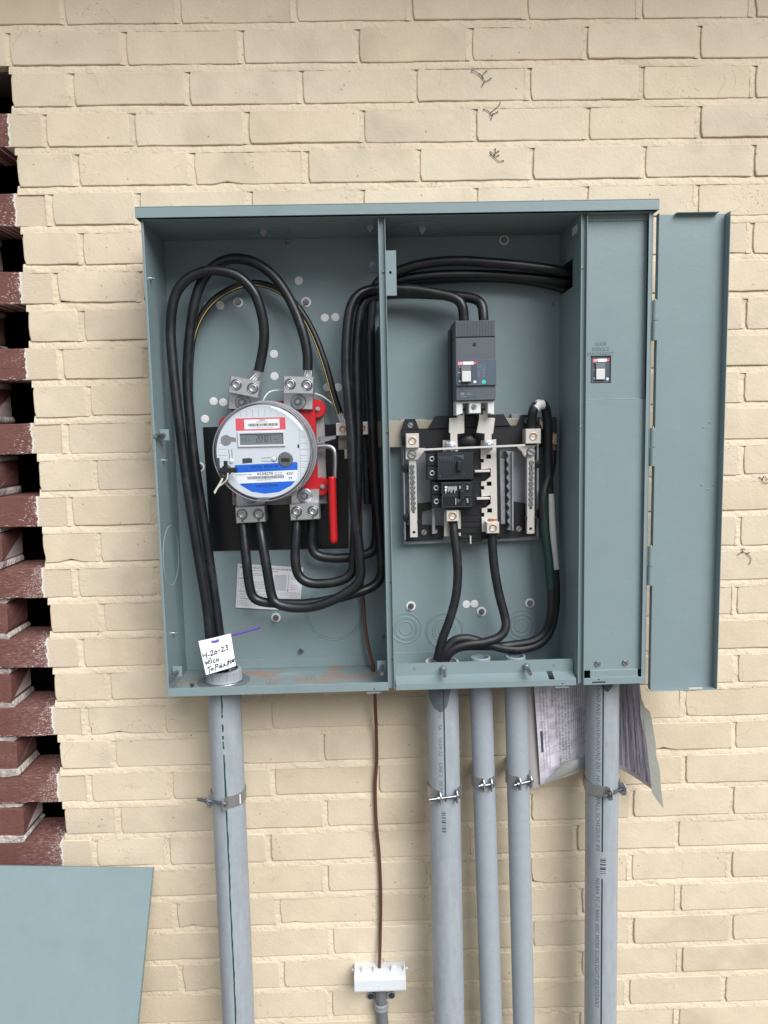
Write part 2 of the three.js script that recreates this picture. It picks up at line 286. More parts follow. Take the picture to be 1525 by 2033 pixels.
part('top_panel', bx(XL + TH, YT - 0.002, ZB, XR - TH, YT, ZF), greyPaint, cab);
{ // folded cap over the top, its front edge turned down
  const cap = part('top_cap', [bx(XL - 0.006, 1.8545, 0.002, XR + 0.006, 1.8562, 0.159), bx(XL - 0.006, YT - 0.0005, 0.1574, XR + 0.006, 1.8545, 0.159), bx(XL - 0.006, YT - 0.0005, 0.002, XL - 0.0044, 1.8545, 0.1574), bx(XR + 0.0044, YT - 0.0005, 0.002, XR + 0.006, 1.8545, 0.1574)], greyPaint, cab);
  for (const x of [-0.325, -0.215, 0.03, 0.048]) part('screw', [rod([x, 1.856, 0.06], [x, 1.8615, 0.06], 0.003, 0.0022, 10)], zinc, cap);
}
// floor, dusty with red clay
const floorMap = dataTex(512, (u, v) => {
  const n = fbm(u * 7, v * 7, 91, 5, 7), f = fbm(u * 50, v * 50, 95, 3, 50), d = Math.max(0, Math.min(1, (n - 0.46) * 4.5 + (f - 0.5) * 1.2)), k = d * 0.75;
  return [0.486 * (1 - k) + 0.62 * k, 0.553 * (1 - k) + 0.47 * k, 0.57 * (1 - k) + 0.4 * k];
}, true, 0.3);
const floorPaint = M([1, 1, 1], 0.6, { map: floorMap, bumpMap: metalBump, bumpScale: 0.0003 });
{
  const fl = part('floor_panel', [bx(XL + TH, YB - 0.0016, ZB, X1, YB, 0.1475, 0)], floorPaint, cab);
  part('floor_panel', [bx(X2, YB - 0.0016, ZB, X3, YB, 0.13, 0)], floorPaint, cab);
  part('floor_panel', [bx(X4, YB - 0.0016, ZB, XR - TH, YB, 0.14, 0)], floorPaint, cab);
  for (const r of [0.03, 0.038, 0.044]) { const g = new THREE.TorusGeometry(r, 0.0009, 6, 48); g.rotateX(Math.PI / 2); g.scale(1, 0.7, 1); g.translate(-0.2078, YB, 0.085); part('knockout_ring', g, floorPaint, fl); }
  { const g = new THREE.SphereGeometry(0.011, 16, 8); g.scale(1, 0.16, 1); g.translate(-0.121, YB, 0.115); part('dimple', g, floorPaint, fl); }
  for (const px of [-0.26, -0.2, -0.14]) part('rivet', rod([px, YB - 0.001, 0.03], [px, YB + 0.0006, 0.03], 0.0022, 0.0018, 10), floorPaint, fl);
  part('bottom_lip', [ext(rect(XL, 1.0425, X1 + 0.001, 1.0572), 0.1478, 0.1496, 0.0004, [rect(-0.0698, 1.0388, -0.0462, 1.042), circle(-0.0574, 1.0453, 0.0015, 10)])], greyPaint, cab);
  part('back_curb', [bx(XL + TH, YB, ZB, X1, YB + 0.018, ZB + 0.0016), bx(X2, YB, ZB, X3, YB + 0.024, ZB + 0.0016)], greyPaint, cab);
}
{ // middle sill: upright plate, sloping step, front lip
  const yA = 1.0834, yB = 1.0611, yC = 1.0552, yD = 1.0425;
  const P = [[0.1285, yA], [0.1285, yB], [0.139, yB - 0.004], [0.1415, yC + 0.001], [0.149, yC - 0.0012], [0.149, yC - 0.003], [0.14, yC], [0.1378, yB - 0.0055], [0.127, yB - 0.002], [0.127, yA]];
  const s = new THREE.Shape(P.map(p => new THREE.Vector2(p[0], p[1]))), xs = [0.2487, 0.2585];
  const run = (a, b) => { const g = new THREE.ExtrudeGeometry(s, { depth: b - a, bevelEnabled: false }); g.rotateY(-Math.PI / 2); g.translate(b, 0, 0); return uvm(g); };
  const sill = part('sill', [run(X2 + 0.002, xs[0]), run(xs[1], X3 - 0.003), bx(xs[0], yB + 0.001, 0.127, xs[1], yA, 0.1285, 0), ext(rect(X2 + 0.002, yD, X3 - 0.003, yC - 0.0013), 0.149, 0.1505, 0.0004, [rect(0.259, 1.0394, 0.2829, 1.0425), circle(0.2713, 1.0458, 0.0014, 10)])], greyPaint, cab);
  for (const [a, b] of [[[0.0651, 1.073, 0.13], [0.0643, 1.0705, 0.163]], [[0.2122, 1.0733, 0.13], [0.2122, 1.0697, 0.163]]]) {
    const st = part('threaded_stud', [rod(a, b, 0.0038, 0.0036, 12)], zinc, sill); part('nut', hexHead([a[0], a[1], a[2] + 0.003], 0.0058, 0.005), zinc, st);
  }
  part('dimple', [824, 1101].map(px => rod([px < 1000 ? 0.0153 : 0.2623, px < 1000 ? 1.0745 : 1.0737, 0.128], [px < 1000 ? 0.0153 : 0.2623, px < 1000 ? 1.0745 : 1.0737, 0.1294], 0.003, 0.0022, 12)), zincDull, sill);
  part('latch_clip', bx(0.259, 1.0375, 0.139, 0.2837, 1.0424, 0.147), zincDull, sill);
  part('latch_clip', bx(-0.0707, 1.0375, 0.139, -0.0453, 1.0424, 0.147), zincDull, cab);
}
// dividers: thin walls with a shallow channel between them
function divider(xa, xb, y0, y1, hole) {
  const y2 = hole ? hole[0] : 0, y3 = hole ? hole[1] : 0, w = [];
  for (const x of [xa, xb - 0.0012]) { if (hole) w.push(bx(x, y0, ZB, x + 0.0012, y2, 0.1, 0), bx(x, y3, ZB, x + 0.0012, y1, 0.1, 0), bx(x, y0, 0.1, x + 0.0012, y1, ZF, 0.0004)); else w.push(bx(x, y0, ZB, x + 0.0012, y1, ZF, 0.0004)); }
  const d = part('divider', w, greyPaint, cab); part('channel', bx(xa + 0.0012, y0, 0.141, xb - 0.0012, y1, 0.1422, 0), greyPaint, d); return d;
}
const div1 = divider(X1, X2, YB, YT - 0.002, [1.6812, 1.8101]);
for (const p of [[-0.0262, 1.7512, 0.1422], [-0.0251, 1.4893, 0.1422], [-0.0244, 1.2333, 0.1422], [-0.0237, 1.0968, 0.1422]]) part('screw', lathe([[0.0001, 0.0014], [0.0022, 0.001], [0.0026, 0]], p, 'z', 14), brassy, div1);
const div2 = divider(X3, X4, YB - 0.001, YT - 0.002, [1.7292, 1.7775]);
for (const p of [[0.3028, 1.7521, 0.1422], [0.3014, 1.4907, 0.1422], [0.2999, 1.2318, 0.1422], [0.3, 1.0929, 0.1422]]) part('screw', lathe([[0.0001, 0.0014], [0.0022, 0.001], [0.0026, 0]], p, 'z', 14), brassy, div2);
part('bright_slot_plate', ext([[0.1, 0], [0.128, 0], [0.128, 0.013], [0.1, 0.013], [0.097, 0.0065]], 0, 0.0006, 0).rotateY(-Math.PI / 2).translate(X3 - 0.0002, 1.8137, 0), plug, div2);  // pale plate painted in for the brightness seen through a slot
// tab on the first divider, facing the viewer
part('bracket', ext(rect(X2, 1.7142, -0.0043, 1.7871), 0.1335, 0.135, 0.0004, [circle(-0.0143, 1.7516, 0.0022, 14)]), greyPaint, div1);
part('bracket', ext(rect(-0.046, 1.777, -0.026, 1.8017), 0.0125, 0.0142, 0.0004), greyPaint, cab);
// pins and tabs on the left wall and left floor
for (const [a, b] of [[[-0.4047, 1.4931, 0.118], [-0.4107, 1.4911, 0.152]], [[-0.4025, 1.0792, 0.124], [-0.4076, 1.0737, 0.15]], [[-0.043, 1.0788, 0.124], [-0.0437, 1.0728, 0.15]]]) {
  const t = part('threaded_stud', rod(a, b, 0.0038, 0.0036, 12), zinc, cab);
  part('stud_tab', ext(rect(a[0] - 0.008, a[1] - 0.01, a[0] + 0.008, a[1] + 0.009), a[2] - 0.002, a[2], 0.0005), greyPaint, t);
}
for (const [y, z] of [[1.7515, 0.12], [1.4488, 0.1], [1.1418, 0.1]]) part('screw', [rod([XL + TH, y, z], [XL + TH + 0.004, y, z], 0.0032, 0.0028, 8), rod([XL + TH, y, z], [XL + TH + 0.009, y, z], 0.0016, 0.0014, 8)], zinc, sideL);
{ const g = new THREE.TorusGeometry(0.053, 0.0008, 6, 56); g.rotateY(Math.PI / 2); g.scale(0.7, 1, 1); g.translate(XL + TH, 1.2782, 0.08); part('knockout_ring', g, M([0.34, 0.4, 0.42], 0.45), sideL); }
part('screw', rod([-0.3793, 1.0578, 0.13], [-0.3745, 1.057, 0.136], 0.0018, 0.004, 10), zinc, cab);
// back panel: plugged holes, bolts, knockouts
for (const p of [[-0.1761, 1.7645, 0.012], [-0.3196, 1.7235, 0.012], [-0.3423, 1.723, 0.012], [-0.1308, 1.6977, 0.012], [-0.1116, 1.6983, 0.012], [-0.2256, 1.6347, 0.012], [-0.2262, 1.5947, 0.012], [-0.1309, 1.5727, 0.012], [-0.1106, 1.5723, 0.012], [-0.3394, 1.5514, 0.012], [-0.322, 1.5492, 0.012], [-0.3566, 1.5196, 0.012], [0.1224, 1.1585, 0.012], [0.1378, 1.1591, 0.012]]) part('hole_plug', lathe([[0.0001, 0.0012], [0.0066, 0.0011], [0.0074, 0.0006], [0.0076, 0]], p, 'z', 24), plug, cab);
for (const p of [[-0.2866, 1.7282, 0.012], [-0.1638, 1.7261, 0.012], [-0.3701, 1.4319, 0.012], [-0.2404, 1.1429, 0.012], [0.0166, 1.1584, 0.012], [0.1512, 1.144, 0.012], [0.244, 1.1581, 0.012], [0.1972, 1.829, 0.012]]) bolt(cab, p[0], p[1], p[2] + 0.0008, 1.05, 0.0085);
for (const p of [[-0.1956, 1.8292, 0.012], [-0.0425, 1.7892, 0.0142], [-0.1949, 1.0767, 0.012], [-0.0384, 1.1, 0.012], [0.2865, 1.7153, 0.012]]) bolt(cab, p[0], p[1], p[2] + 0.0006, 0.9, 0.007, 'bolt', zincDull);
{ const k = [-0.1283, 1.1506, 0.012]; knockout(cab, k[0], k[1], ZB, [0.05, 0.0545]); }
for (const [k, rr] of [[[0.0062, 1.1155, 0.012], [0.0125, 0.0195, 0.022, 0.029]], [[0.0804, 1.1085, 0.012], [0.0115, 0.0175, 0.0225, 0.033, 0.0355]], [[0.2275, 1.1153, 0.012], [0.013, 0.02, 0.0225, 0.029]]]) knockout(cab, k[0], k[1], ZB, rr);
// hook bolts hanging under the top
for (const p of [[-0.2272, 0.08], [-0.0452, 0.1], [0.0438, 0.08]]) part('hanger_bolt', [rod([p[0], YT - 0.014, p[1]], [p[0], YT - 0.002, p[1]], 0.0026, 0.0026, 8), hexHead([p[0], YT - 0.006, p[1]], 0.006, 0.005)], zincDull, cab);
{ const g = new THREE.TorusGeometry(0.045, 0.0016, 6, 40); g.rotateX(Math.PI / 2); g.scale(1, 0.6, 0.8); g.translate(-0.2296, YT - 0.0022, 0.075); part('knockout_ring', g, greyPaint, cab); const h = g.clone(); h.translate(0.27, 0, 0); part('knockout_ring', h, greyPaint, cab); }

// right-hand compartment: fixed cover in two sheets, ledge, window for the disconnect
{
  const yS = 1.5334, yBot = 1.065, x0 = X4 + 0.0006, xw0 = 0.3198, xw1 = 0.3539, yw0 = 1.5634, yw1 = 1.6085;
  const upper = part('cover_sheet', [ext(rect(x0, yS, 0.4118, YT - 0.004), 0.1362, 0.1378, 0.0005, [rect(xw0, yw0, xw1, yw1)]), bx(0.4118 - 0.0006, yS, 0.12, 0.4118 + 0.001, YT - 0.004, 0.1374), bx(x0, YT - 0.012, 0.1379, XR - 0.004, YT - 0.002, 0.1395)], greyPaint, cab);
  const lower = part('cover_sheet', [bx(x0, yBot, 0.1395, 0.417, yS + 0.002, 0.1411), bx(x0, yS + 0.002, 0.128, 0.4028, yS + 0.0036, 0.1413), bx(0.417 - 0.0014, yBot, 0.122, 0.417, yS - 0.001, 0.1395)], greyPaint, cab);
  for (const p of [[0.3351, 1.077, 0.1411], [0.384, 1.0774, 0.1411]]) screw(lower, p[0], p[1], p[2], 0.0052, zinc, 'screw', -0.7);
  part('side_flange', [bx(XR - 0.0075, YB, ZF - 0.0016, XR - TH, YT - 0.002, ZF - 0.0001, 0.0005)], greyPaint, cab);
  const yl = 1.0546, y2 = 1.0668;
  const ledge = part('ledge', [ext(rect(x0 - 0.001, 1.0425, XR, yl), 0.149, 0.1506, 0.0004, [rect(0.3235, 1.0447, 0.3465, 1.0479), circle(0.335, 1.0512, 0.0014, 10)]), bx(0.3213, yl, 0.1436, 0.4057, y2, 0.1452), bx(0.3213, y2 - 0.0012, 0.13, 0.4057, y2, 0.1436), bx(0.3213, yl - 0.0002, 0.1452, 0.4057, yl + 0.001, 0.149)], greyPaint, cab);
  const font = await new FontLoader().loadAsync('fonts/droid/droid_sans_regular.typeface.json');
  const emb = (txt, x, y, s) => { const g = new TextGeometry(txt, { font, size: s, depth: 0.0005, curveSegments: 3, bevelEnabled: true, bevelThickness: 0.0003, bevelSize: 0.0002, bevelSegments: 1 }); g.computeBoundingBox(); g.translate(x - (g.boundingBox.max.x + g.boundingBox.min.x) / 2, y, 0.1377); return uvm(g); };
  part('raised_lettering', [emb('MAIN', 0.3364, 1.6268, 0.0056), emb('SERVICE', 0.3365, 1.6177, 0.0056), emb('DISCONNECT', 0.3366, 1.6098, 0.0054)], greyPaint, upper);
}

// ---------- cabinet door, swung right open: a shallow pan on three hinges ----------
{
  const x0 = 0.4265, x1 = 0.5425, yT = 1.8359, yBt = 1.029, zb = 0.1375, zf = 0.1555;
  const door = part('door', [ext([[x0, yBt], [x1, yBt], [x1, yT], [x0, yT]], zb, zb + 0.0014, 0.0004, [])], greyPaint, cab);
  const fl = part('door_flange', [bx(x0, yBt, zb + 0.0014, x0 + 0.0014, yT, zf - 0.006), bx(x1 - 0.0014, yBt, zb + 0.0014, x1, yT, zf), bx(x0 + 0.0014, yBt, zb + 0.0014, x1 - 0.0014, yBt + 0.0014, zf), bx(x0 + 0.03, yT - 0.0002, zb - 0.006, x0 + 0.1, yT + 0.0012, zb + 0.012)], greyPaint, door);
  part('slot', bx(0.4945, yBt + 0.0014, 0.146, 0.5186, yBt + 0.0019, 0.1525, 0), M([0.62, 0.55, 0.42], 0.7), fl);
  for (const p of [[0.5136, 1.4861, 0.1389], [0.5238, 1.4944, 0.1389], [0.5127, 1.3881, 0.1389], [0.5234, 1.3801, 0.1389], [0.5328, 1.3877, 0.1389]]) part('dimple', lathe([[0.0001, 0.0011], [0.0012, 0.0009], [0.0022, 0]], p, 'z', 12), greyPaint, door);
  for (const [a, b] of [[1.6313, 1.6959], [1.4227, 1.4864], [1.217, 1.2847]]) {
    const m = (a + b) / 2, x = 0.4225, z = 0.1505, h = part('hinge', [rod([x, a, z], [x, m - 0.0004, z], 0.0048, 0.0048, 16), rod([x, m + 0.0004, z], [x, b, z], 0.0048, 0.0048, 16)], greyPaint, cab);
    part('hinge_leaf', [bx(XR, a, z - 0.0045, x, m - 0.001, z - 0.003, 0.0003), bx(x, m + 0.001, z - 0.0045, x0 + 0.002, b, z - 0.003, 0.0003)], greyPaint, h); part('hinge_pin', rod([x, b, z], [x, b + 0.0025, z], 0.0024, 0.0016, 10), brassy, h);
  }
}

// ---------- meter socket ----------
const redPlastic = M([0.5, 0.012, 0.018], 0.38), greyPlastic = M([0.33, 0.34, 0.35], 0.5);
function lugBlock(parent, at, w, h, d, turn, screws, name = 'lug', m = alu) { // block with two wire screws in its face
  const o = part(name, ext([[-w / 2, -h / 2], [w / 2, -h / 2], [w / 2, h / 2], [-w / 2, h / 2]], -d, 0, 0.0012), m, parent, at, [0, 0, turn]);
  for (const [x, y] of screws) { const s = part('screw', lathe([[0.0028, -0.003], [0.0028, -0.0005], [0.0032, 0.0012], [0.0066, 0.0012], [0.0074, 0.0004], [0.0078, -0.001]], [x, y, 0.0005], 'z', 24), zinc, o); part('collar', ringGeo(x, y, 0.0003, 0.0089, 0.0011), boltSteel, o); part('socket_floor', rod([x, y, -0.0032], [x, y, -0.0024], 0.0029, 0.0029, 6), boltSteel, o); }
  return o;
}
{
  const so = thing('meter_socket', 'meter socket with red insulators, aluminium lugs and a red handled lever', 'meter socket');
  part('backing_sheet', ext([[-0.3606, 1.505, 0.014], [-0.3567, 1.2741, 0.014], [-0.0991, 1.2733, 0.014], [-0.0948, 1.5048, 0.014]].map(p => [p[0], p[1]]), 0.0125, 0.0145, 0.0004), M([0.006, 0.0065, 0.009], 0.3), so);
  part('base_plate', ext([[-0.3075, 1.5546, 0.03], [-0.3096, 1.361, 0.03], [-0.1355, 1.3596, 0.03], [-0.1364, 1.5438, 0.03]].map(p => [p[0], p[1]]), 0.0146, 0.034, 0.0015), greyPlastic, so);
  const ear = (p, r) => circle(p[0], p[1], r, 18), fr = [[-0.3007, 1.5441, 0.045], [-0.3025, 1.3789, 0.045], [-0.1507, 1.3753, 0.045], [-0.1507, 1.5508, 0.045]].map(p => [p[0], p[1]]);
  const ins = part('insulator', [ext(fr, 0.034, 0.052, 0.001)], redPlastic, so);
  for (const p of [[-0.1482, 1.5327, 0.05], [-0.1444, 1.3931, 0.05], [-0.3105, 1.5066, 0.04]]) { part('ear', [ext(ear(p, 0.0165), p[2] - 0.012, p[2], 0.0015)], redPlastic, ins); part('screw', [hexHead([p[0] + 0.002, p[1], p[2] + 0.001], 0.0045, 0.004), rod([p[0] + 0.002, p[1], p[2] + 0.002], [p[0] + 0.002, p[1], p[2] + 0.007], 0.0028, 0.0024, 10)], zincDull, ins); }
  // four lugs: [block centre, turn, tang outline, tang bolt]
  const L = [[[-0.2701, 1.5725, 0.088], -0.2, [[-0.3014, 1.5622, 0.062], [-0.2474, 1.5558, 0.062], [-0.2492, 1.5328, 0.062], [-0.3043, 1.5357, 0.062]], [-0.2778, 1.5466, 0.0635]], [[-0.1759, 1.574, 0.088], -0.055, [[-0.2053, 1.562, 0.062], [-0.1528, 1.5609, 0.062], [-0.1546, 1.5317, 0.062], [-0.2064, 1.5337, 0.062]], [-0.1799, 1.5455, 0.0635]],
    [[-0.2698, 1.3487, 0.082], 0.03, [[-0.2987, 1.3607, 0.056], [-0.246, 1.3612, 0.056], [-0.2468, 1.3877, 0.056], [-0.2984, 1.3881, 0.056]], [-0.2724, 1.3793, 0.057]], [[-0.1733, 1.3514, 0.082], 0.035, [[-0.1996, 1.3638, 0.056], [-0.1486, 1.3625, 0.056], [-0.1478, 1.3891, 0.056], [-0.1987, 1.3884, 0.056]], [-0.1744, 1.378, 0.0575]]];
  for (const [c, turn, tang, tb] of L) {
    const lug = lugBlock(so, c, 0.0525, 0.0295, 0.036, turn, [[-0.0145, 0.001], [0.0145, 0]]);
    const q = part('tang', [ext(tang.map(p => [p[0], p[1]]), tang[0][2] - 0.0105, tang[0][2], 0.0008)], alu, so);
    part('washer', lathe([[0.004, 0.0022], [0.0125, 0.0016], [0.0138, 0.0004], [0.0138, -0.001]], tb, 'z', 26), zinc, q); part('bolt', [hexHead([tb[0], tb[1], tb[2] + 0.005], 0.0078, 0.007)], boltSteel, q); part('bolt_tip', [rod([tb[0], tb[1], tb[2] + 0.006], [tb[0], tb[1], tb[2] + 0.0125], 0.0042, 0.0034, 12)], zinc, q);
    if (c[1] < 1.5) part('torque_mark', [bx(-0.0165, -0.0125, 0, -0.013, -0.0085, 0.0007, 0), bx(0.012, -0.0125, 0, 0.0155, -0.0085, 0.0007, 0)], greenMark, lug);
  }
  part('latch_bar', ext([[-0.1464, 1.4824, 0.06], [-0.114, 1.4853, 0.06], [-0.1142, 1.4781, 0.06], [-0.145, 1.4725, 0.06]].map(p => [p[0], p[1]]), 0.052, 0.06, 0.0012), zinc, so);
  const lever = part('lever', tube([[-0.1581, 1.4646, 0.056], [-0.1399, 1.4661, 0.058], [-0.1263, 1.4649, 0.06], [-0.1183, 1.4576, 0.062], [-0.117, 1.4396, 0.063], [-0.1187, 1.4081, 0.064]], 0.0046, 40, 14), zinc, so);
  part('grip', lathe([[0.0001, 0], [0.0035, 0.001], [0.0066, 0.0045], [0.0073, 0.01], [0.0073, 0.118], [0.0068, 0.122], [0.0046, 0.1225]], [0, 0, 0], 'y', 24).translate(-0.1239, 1.2897, 0.066), redPlastic, lever);
  // neutral strap and its lugs, running behind the divider
  const nb = part('neutral_strap', bx(-0.1114, 1.4606, 0.026, 0.2475, 1.5092, 0.031, 0.0006), M([0.45, 0.4, 0.33], 0.45, { metalness: 0.6 }), so);
  for (const p of [[-0.103, 1.4958, 0.055], [-0.0678, 1.4968, 0.055]]) { part('lug', bx(p[0] - 0.0115, p[1] - 0.0115, 0.031, p[0] + 0.0115, p[1] + 0.0115, 0.055, 0.001), tin, nb); part('lug_screw', [lathe([[0.0032, -0.003], [0.0035, 0.0004], [0.0062, 0.0006], [0.0066, -0.0005]], p, 'z', 20)], copper, nb); }
  part('lug', bx(-0.1118, 1.4586, 0.031, -0.0935, 1.4778, 0.042, 0.001), M([0.3, 0.27, 0.23], 0.5, { metalness: 0.5 }), nb);
  part('lug', bx(-0.1008, 1.4423, 0.031, -0.0853, 1.4596, 0.05, 0.001), tin, nb);
  const nt = canvasTex(128, 96, (c, w, h) => { c.fillStyle = '#d9d6d2'; c.fillRect(0, 0, w, h); c.fillStyle = '#222'; c.font = 'bold 25px sans-serif'; c.fillText('NEUTRAL', 2, 44); });
  const lab = new THREE.PlaneGeometry(0.029, 0.016); lab.translate(-0.0667, 1.4345, 0.0155); part('neutral_label', lab, M([1, 1, 1], 0.6, { map: nt }), so);
}

// ---------- round electricity meter ----------
{
  const C = [-0.2361, 1.4601, 0.14], m = thing('electricity_meter', 'round electricity meter with clear cover, display and blue label', 'electricity meter', null, [C[0], C[1], 0]);
  part('base_ring', lathe([[0.03, 0.052], [0.078, 0.052], [0.0885, 0.06], [0.0885, 0.078], [0.0865, 0.081], [0.08, 0.082]], [0, 0, 0], 'z', 64), M([0.2, 0.21, 0.23], 0.35), m);
  part('body', lathe([[0.0775, 0.082], [0.0775, 0.118], [0.0795, 0.12], [0.0795, 0.1305], [0.078, 0.133], [0.0001, 0.133]], [0, 0, 0], 'z', 64), M([0.62, 0.64, 0.67], 0.4), m);
  // dial face; drawn in units of 1270 across
  const face = (c, w) => { const k = w / 1270; c.setTransform(k, 0, 0, k, -57 * k, -140 * k); };
  const dial = canvasTex(1024, 1024, (c, w) => {
    c.fillStyle = '#d3d8e0'; c.fillRect(0, 0, w, w); face(c, w);
    c.save(); c.translate(692, 775); c.rotate(0.012); c.translate(-692, -775);
    c.fillStyle = '#de5a66'; c.save(); c.translate(670, 388); c.rotate(-0.02); c.fillRect(-342, -85, 684, 170); c.fillStyle = '#f4f3f6'; c.fillRect(-222, -66, 482, 132); c.fillStyle = '#17181c'; c.textAlign = 'center'; c.font = 'bold 28px sans-serif'; c.fillText('ITRON', 22, -42); c.font = '20px sans-serif'; c.fillText('00786090-622873', 22, -20);
    let q = 11; for (let x = -175; x < 230;) { q = (q * 37 + 11) % 101; const b = 3 + q % 7; c.fillRect(x, -8, b, 38); x += b + 3 + q % 5; } c.font = '19px sans-serif'; c.fillText('FCC ID: SK9AMI7-5M  IC: 864A-AMI7', 22, 54); c.restore();
    // blue label with its white band
    c.beginPath(); c.moveTo(300, 950); c.lineTo(1150, 915); c.lineTo(1165, 930); c.lineTo(1165, 1130); c.lineTo(1075, 1240); c.lineTo(900, 1330); c.lineTo(700, 1352); c.lineTo(520, 1320); c.lineTo(380, 1235); c.lineTo(270, 1110); c.lineTo(290, 1010); c.closePath(); c.save(); c.clip();
    c.fillStyle = '#0a63d8'; c.fillRect(200, 880, 1100, 520); c.fillStyle = '#eef0f5'; c.beginPath(); c.moveTo(200, 1062); c.lineTo(1200, 1022); c.lineTo(1200, 1176); c.lineTo(200, 1212); c.closePath(); c.fill(); c.restore();
    c.textAlign = 'left'; c.fillStyle = '#0a2050'; c.save(); c.translate(0, 0); c.rotate(-0.03);
    c.font = '22px sans-serif'; c.fillText('Type', 420, 1006); c.font = 'bold 50px sans-serif'; c.fillText('FOCUS  AXRe-SD', 485, 1012); c.font = '28px sans-serif'; c.fillText('FORM 2S CL200 240V 3W 60Hz TA=30 Kh 7.2', 390, 1052);
    c.fillStyle = '#121318'; c.font = '24px sans-serif'; c.fillText('XDXT0884-02YD-1000', 262, 1104); c.font = 'bold 50px sans-serif'; c.fillText('KCD827N', 572, 1110); c.font = '20px sans-serif'; c.fillText('UTIL  TC-961', 808, 1096); c.fillText('489-803-839', 814, 1120); c.font = 'bold 46px sans-serif'; c.fillText('4321', 974, 1120); c.fillText('5Y', 1002, 1184);
    q = 5; for (let x = 430; x < 940;) { q = (q * 41 + 7) % 97; const b = 2 + q % 6; c.fillRect(x, 1124, b, 40); x += b + 3 + q % 4; } c.font = '20px sans-serif'; c.fillText('*NXL484079992747901*', 555, 1186);
    c.fillStyle = '#08245e'; c.font = 'bold 32px sans-serif'; c.fillText('AMI53IN', 360, 1238); c.font = '26px sans-serif'; c.fillText('830 784 927', 610, 1234); q = 3; for (let x = 545; x < 850;) { q = (q * 29 + 7) % 89; const b = 2 + q % 6; c.fillRect(x, 1246, b, 26); x += b + 3 + q % 4; } c.font = '20px sans-serif'; c.fillText('Landis+Gyr', 640, 1296); c.fillText('240V 60', 400, 1266); c.restore();
    c.strokeStyle = '#20232a'; c.lineWidth = 7; for (const [x0, y0, x1, y1] of [[222, 730, 232, 880], [264, 730, 268, 880], [668, 856, 800, 852], [668, 896, 800, 900]]) { c.beginPath(); c.moveTo(x0, y0); c.lineTo(x1, y1); c.stroke(); }
    c.beginPath(); c.arc(840, 870, 38, -2.5, 2.5); c.stroke(); c.restore();
  });
  const relief = canvasTex(512, 512, (c, w) => { c.fillStyle = '#fff'; c.fillRect(0, 0, w, w); face(c, w); c.strokeStyle = '#444'; c.lineWidth = 6; for (let i = 0; i < 9; i++) { c.beginPath(); c.moveTo(400 + i * 84, 200); c.lineTo(400 + i * 84, 292); c.stroke(); c.beginPath(); c.moveTo(1200, 500 + i * 84); c.lineTo(1310, 500 + i * 84); c.stroke(); c.beginPath(); c.moveTo(75, 560 + i * 84); c.lineTo(190, 560 + i * 84); c.stroke(); } c.beginPath(); c.moveTo(1200, 450); c.lineTo(1200, 1200); c.stroke(); });
  relief.colorSpace = THREE.NoColorSpace;
  const fp = new THREE.CircleGeometry(0.0778, 72); fp.translate(0, 0, 0.1336);
  const fc = part('dial_face', fp, M([1, 1, 1], 0.42, { map: dial, bumpMap: relief, bumpScale: 0.0008 }), m);
  const k = 0.1556 / 1270, at = (x, y) => [(x - 692) * k, -(y - 775) * k];
  { // display: bezel and glass
    const [x0, y0] = at(355, 700), [x1, y1] = at(1008, 490), s = 0.0035;
    const dg = part('display_bezel', ext([[x0, y0], [x1, y0], [x1, y1], [x0, y1]], 0.1337, 0.1366, 0.0008, [[[x0 + s, y0 + s], [x1 - s, y0 + s], [x1 - s, y1 - s], [x0 + s, y1 - s]]]), M([0.7, 0.71, 0.74], 0.4), m);
    const lcd = canvasTex(512, 160, (c, w, h) => { c.fillStyle = '#787e84'; c.fillRect(0, 0, w, h); c.fillStyle = '#33373d'; c.font = '64px monospace'; c.globalAlpha = 0.45; c.fillText('DEL', 14, 104); c.globalAlpha = 1; c.strokeStyle = '#3b4046'; c.lineWidth = 6; const seg = { 2: [0, 1, 6, 4, 3], 0: [0, 1, 2, 3, 4, 5], 9: [0, 1, 2, 5, 6, 3], 7: [0, 1, 2], 4: [5, 6, 1, 2] }; [...'20407'].forEach((ch, i) => { const X = 196 + i * 36, Y = 26, W = 24, H = 98, S = [[X, Y, X + W, Y], [X + W, Y, X + W, Y + H / 2], [X + W, Y + H / 2, X + W, Y + H], [X, Y + H, X + W, Y + H], [X, Y + H / 2, X, Y + H], [X, Y, X, Y + H / 2], [X, Y + H / 2, X + W, Y + H / 2]]; for (const q of seg[ch]) { c.beginPath(); c.moveTo(S[q][0], S[q][1]); c.lineTo(S[q][2], S[q][3]); c.stroke(); } }); c.fillRect(398, 88, 42, 8); c.globalAlpha = 0.4; c.fillRect(430, 124, 30, 10); });
    const pg = new THREE.PlaneGeometry(x1 - x0 - 2 * s, y1 - y0 - 2 * s); pg.translate((x0 + x1) / 2, (y0 + y1) / 2, 0.1339); part('display', pg, M([1, 1, 1], 0.25, { map: lcd }), dg);
  }
  { const [x, y] = at(1000, 880); const pt = part('optical_port', lathe([[0.0001, 0.0018], [0.0115, 0.0018], [0.0128, 0.0008], [0.0128, 0]], [x, y, 0.1337], 'z', 30), M([0.16, 0.165, 0.18], 0.35, { metalness: 0.3 }), m); for (const [a, b] of [[-0.008, 0.008], [0.008, 0.008], [-0.008, -0.008], [0.008, -0.008]]) part('screw', rod([x + a * 0.95, y + b * 0.75, 0.1354], [x + a * 0.95, y + b * 0.75, 0.1362], 0.0018, 0.0014, 10), zinc, pt); part('port_window', [ext([[-0.007, -0.003], [0.007, -0.003], [0.007, 0.003], [-0.007, 0.003]], 0, 0.0009, 0.0003).translate(x, y - 0.001, 0.1354)], blackPlastic, pt); }
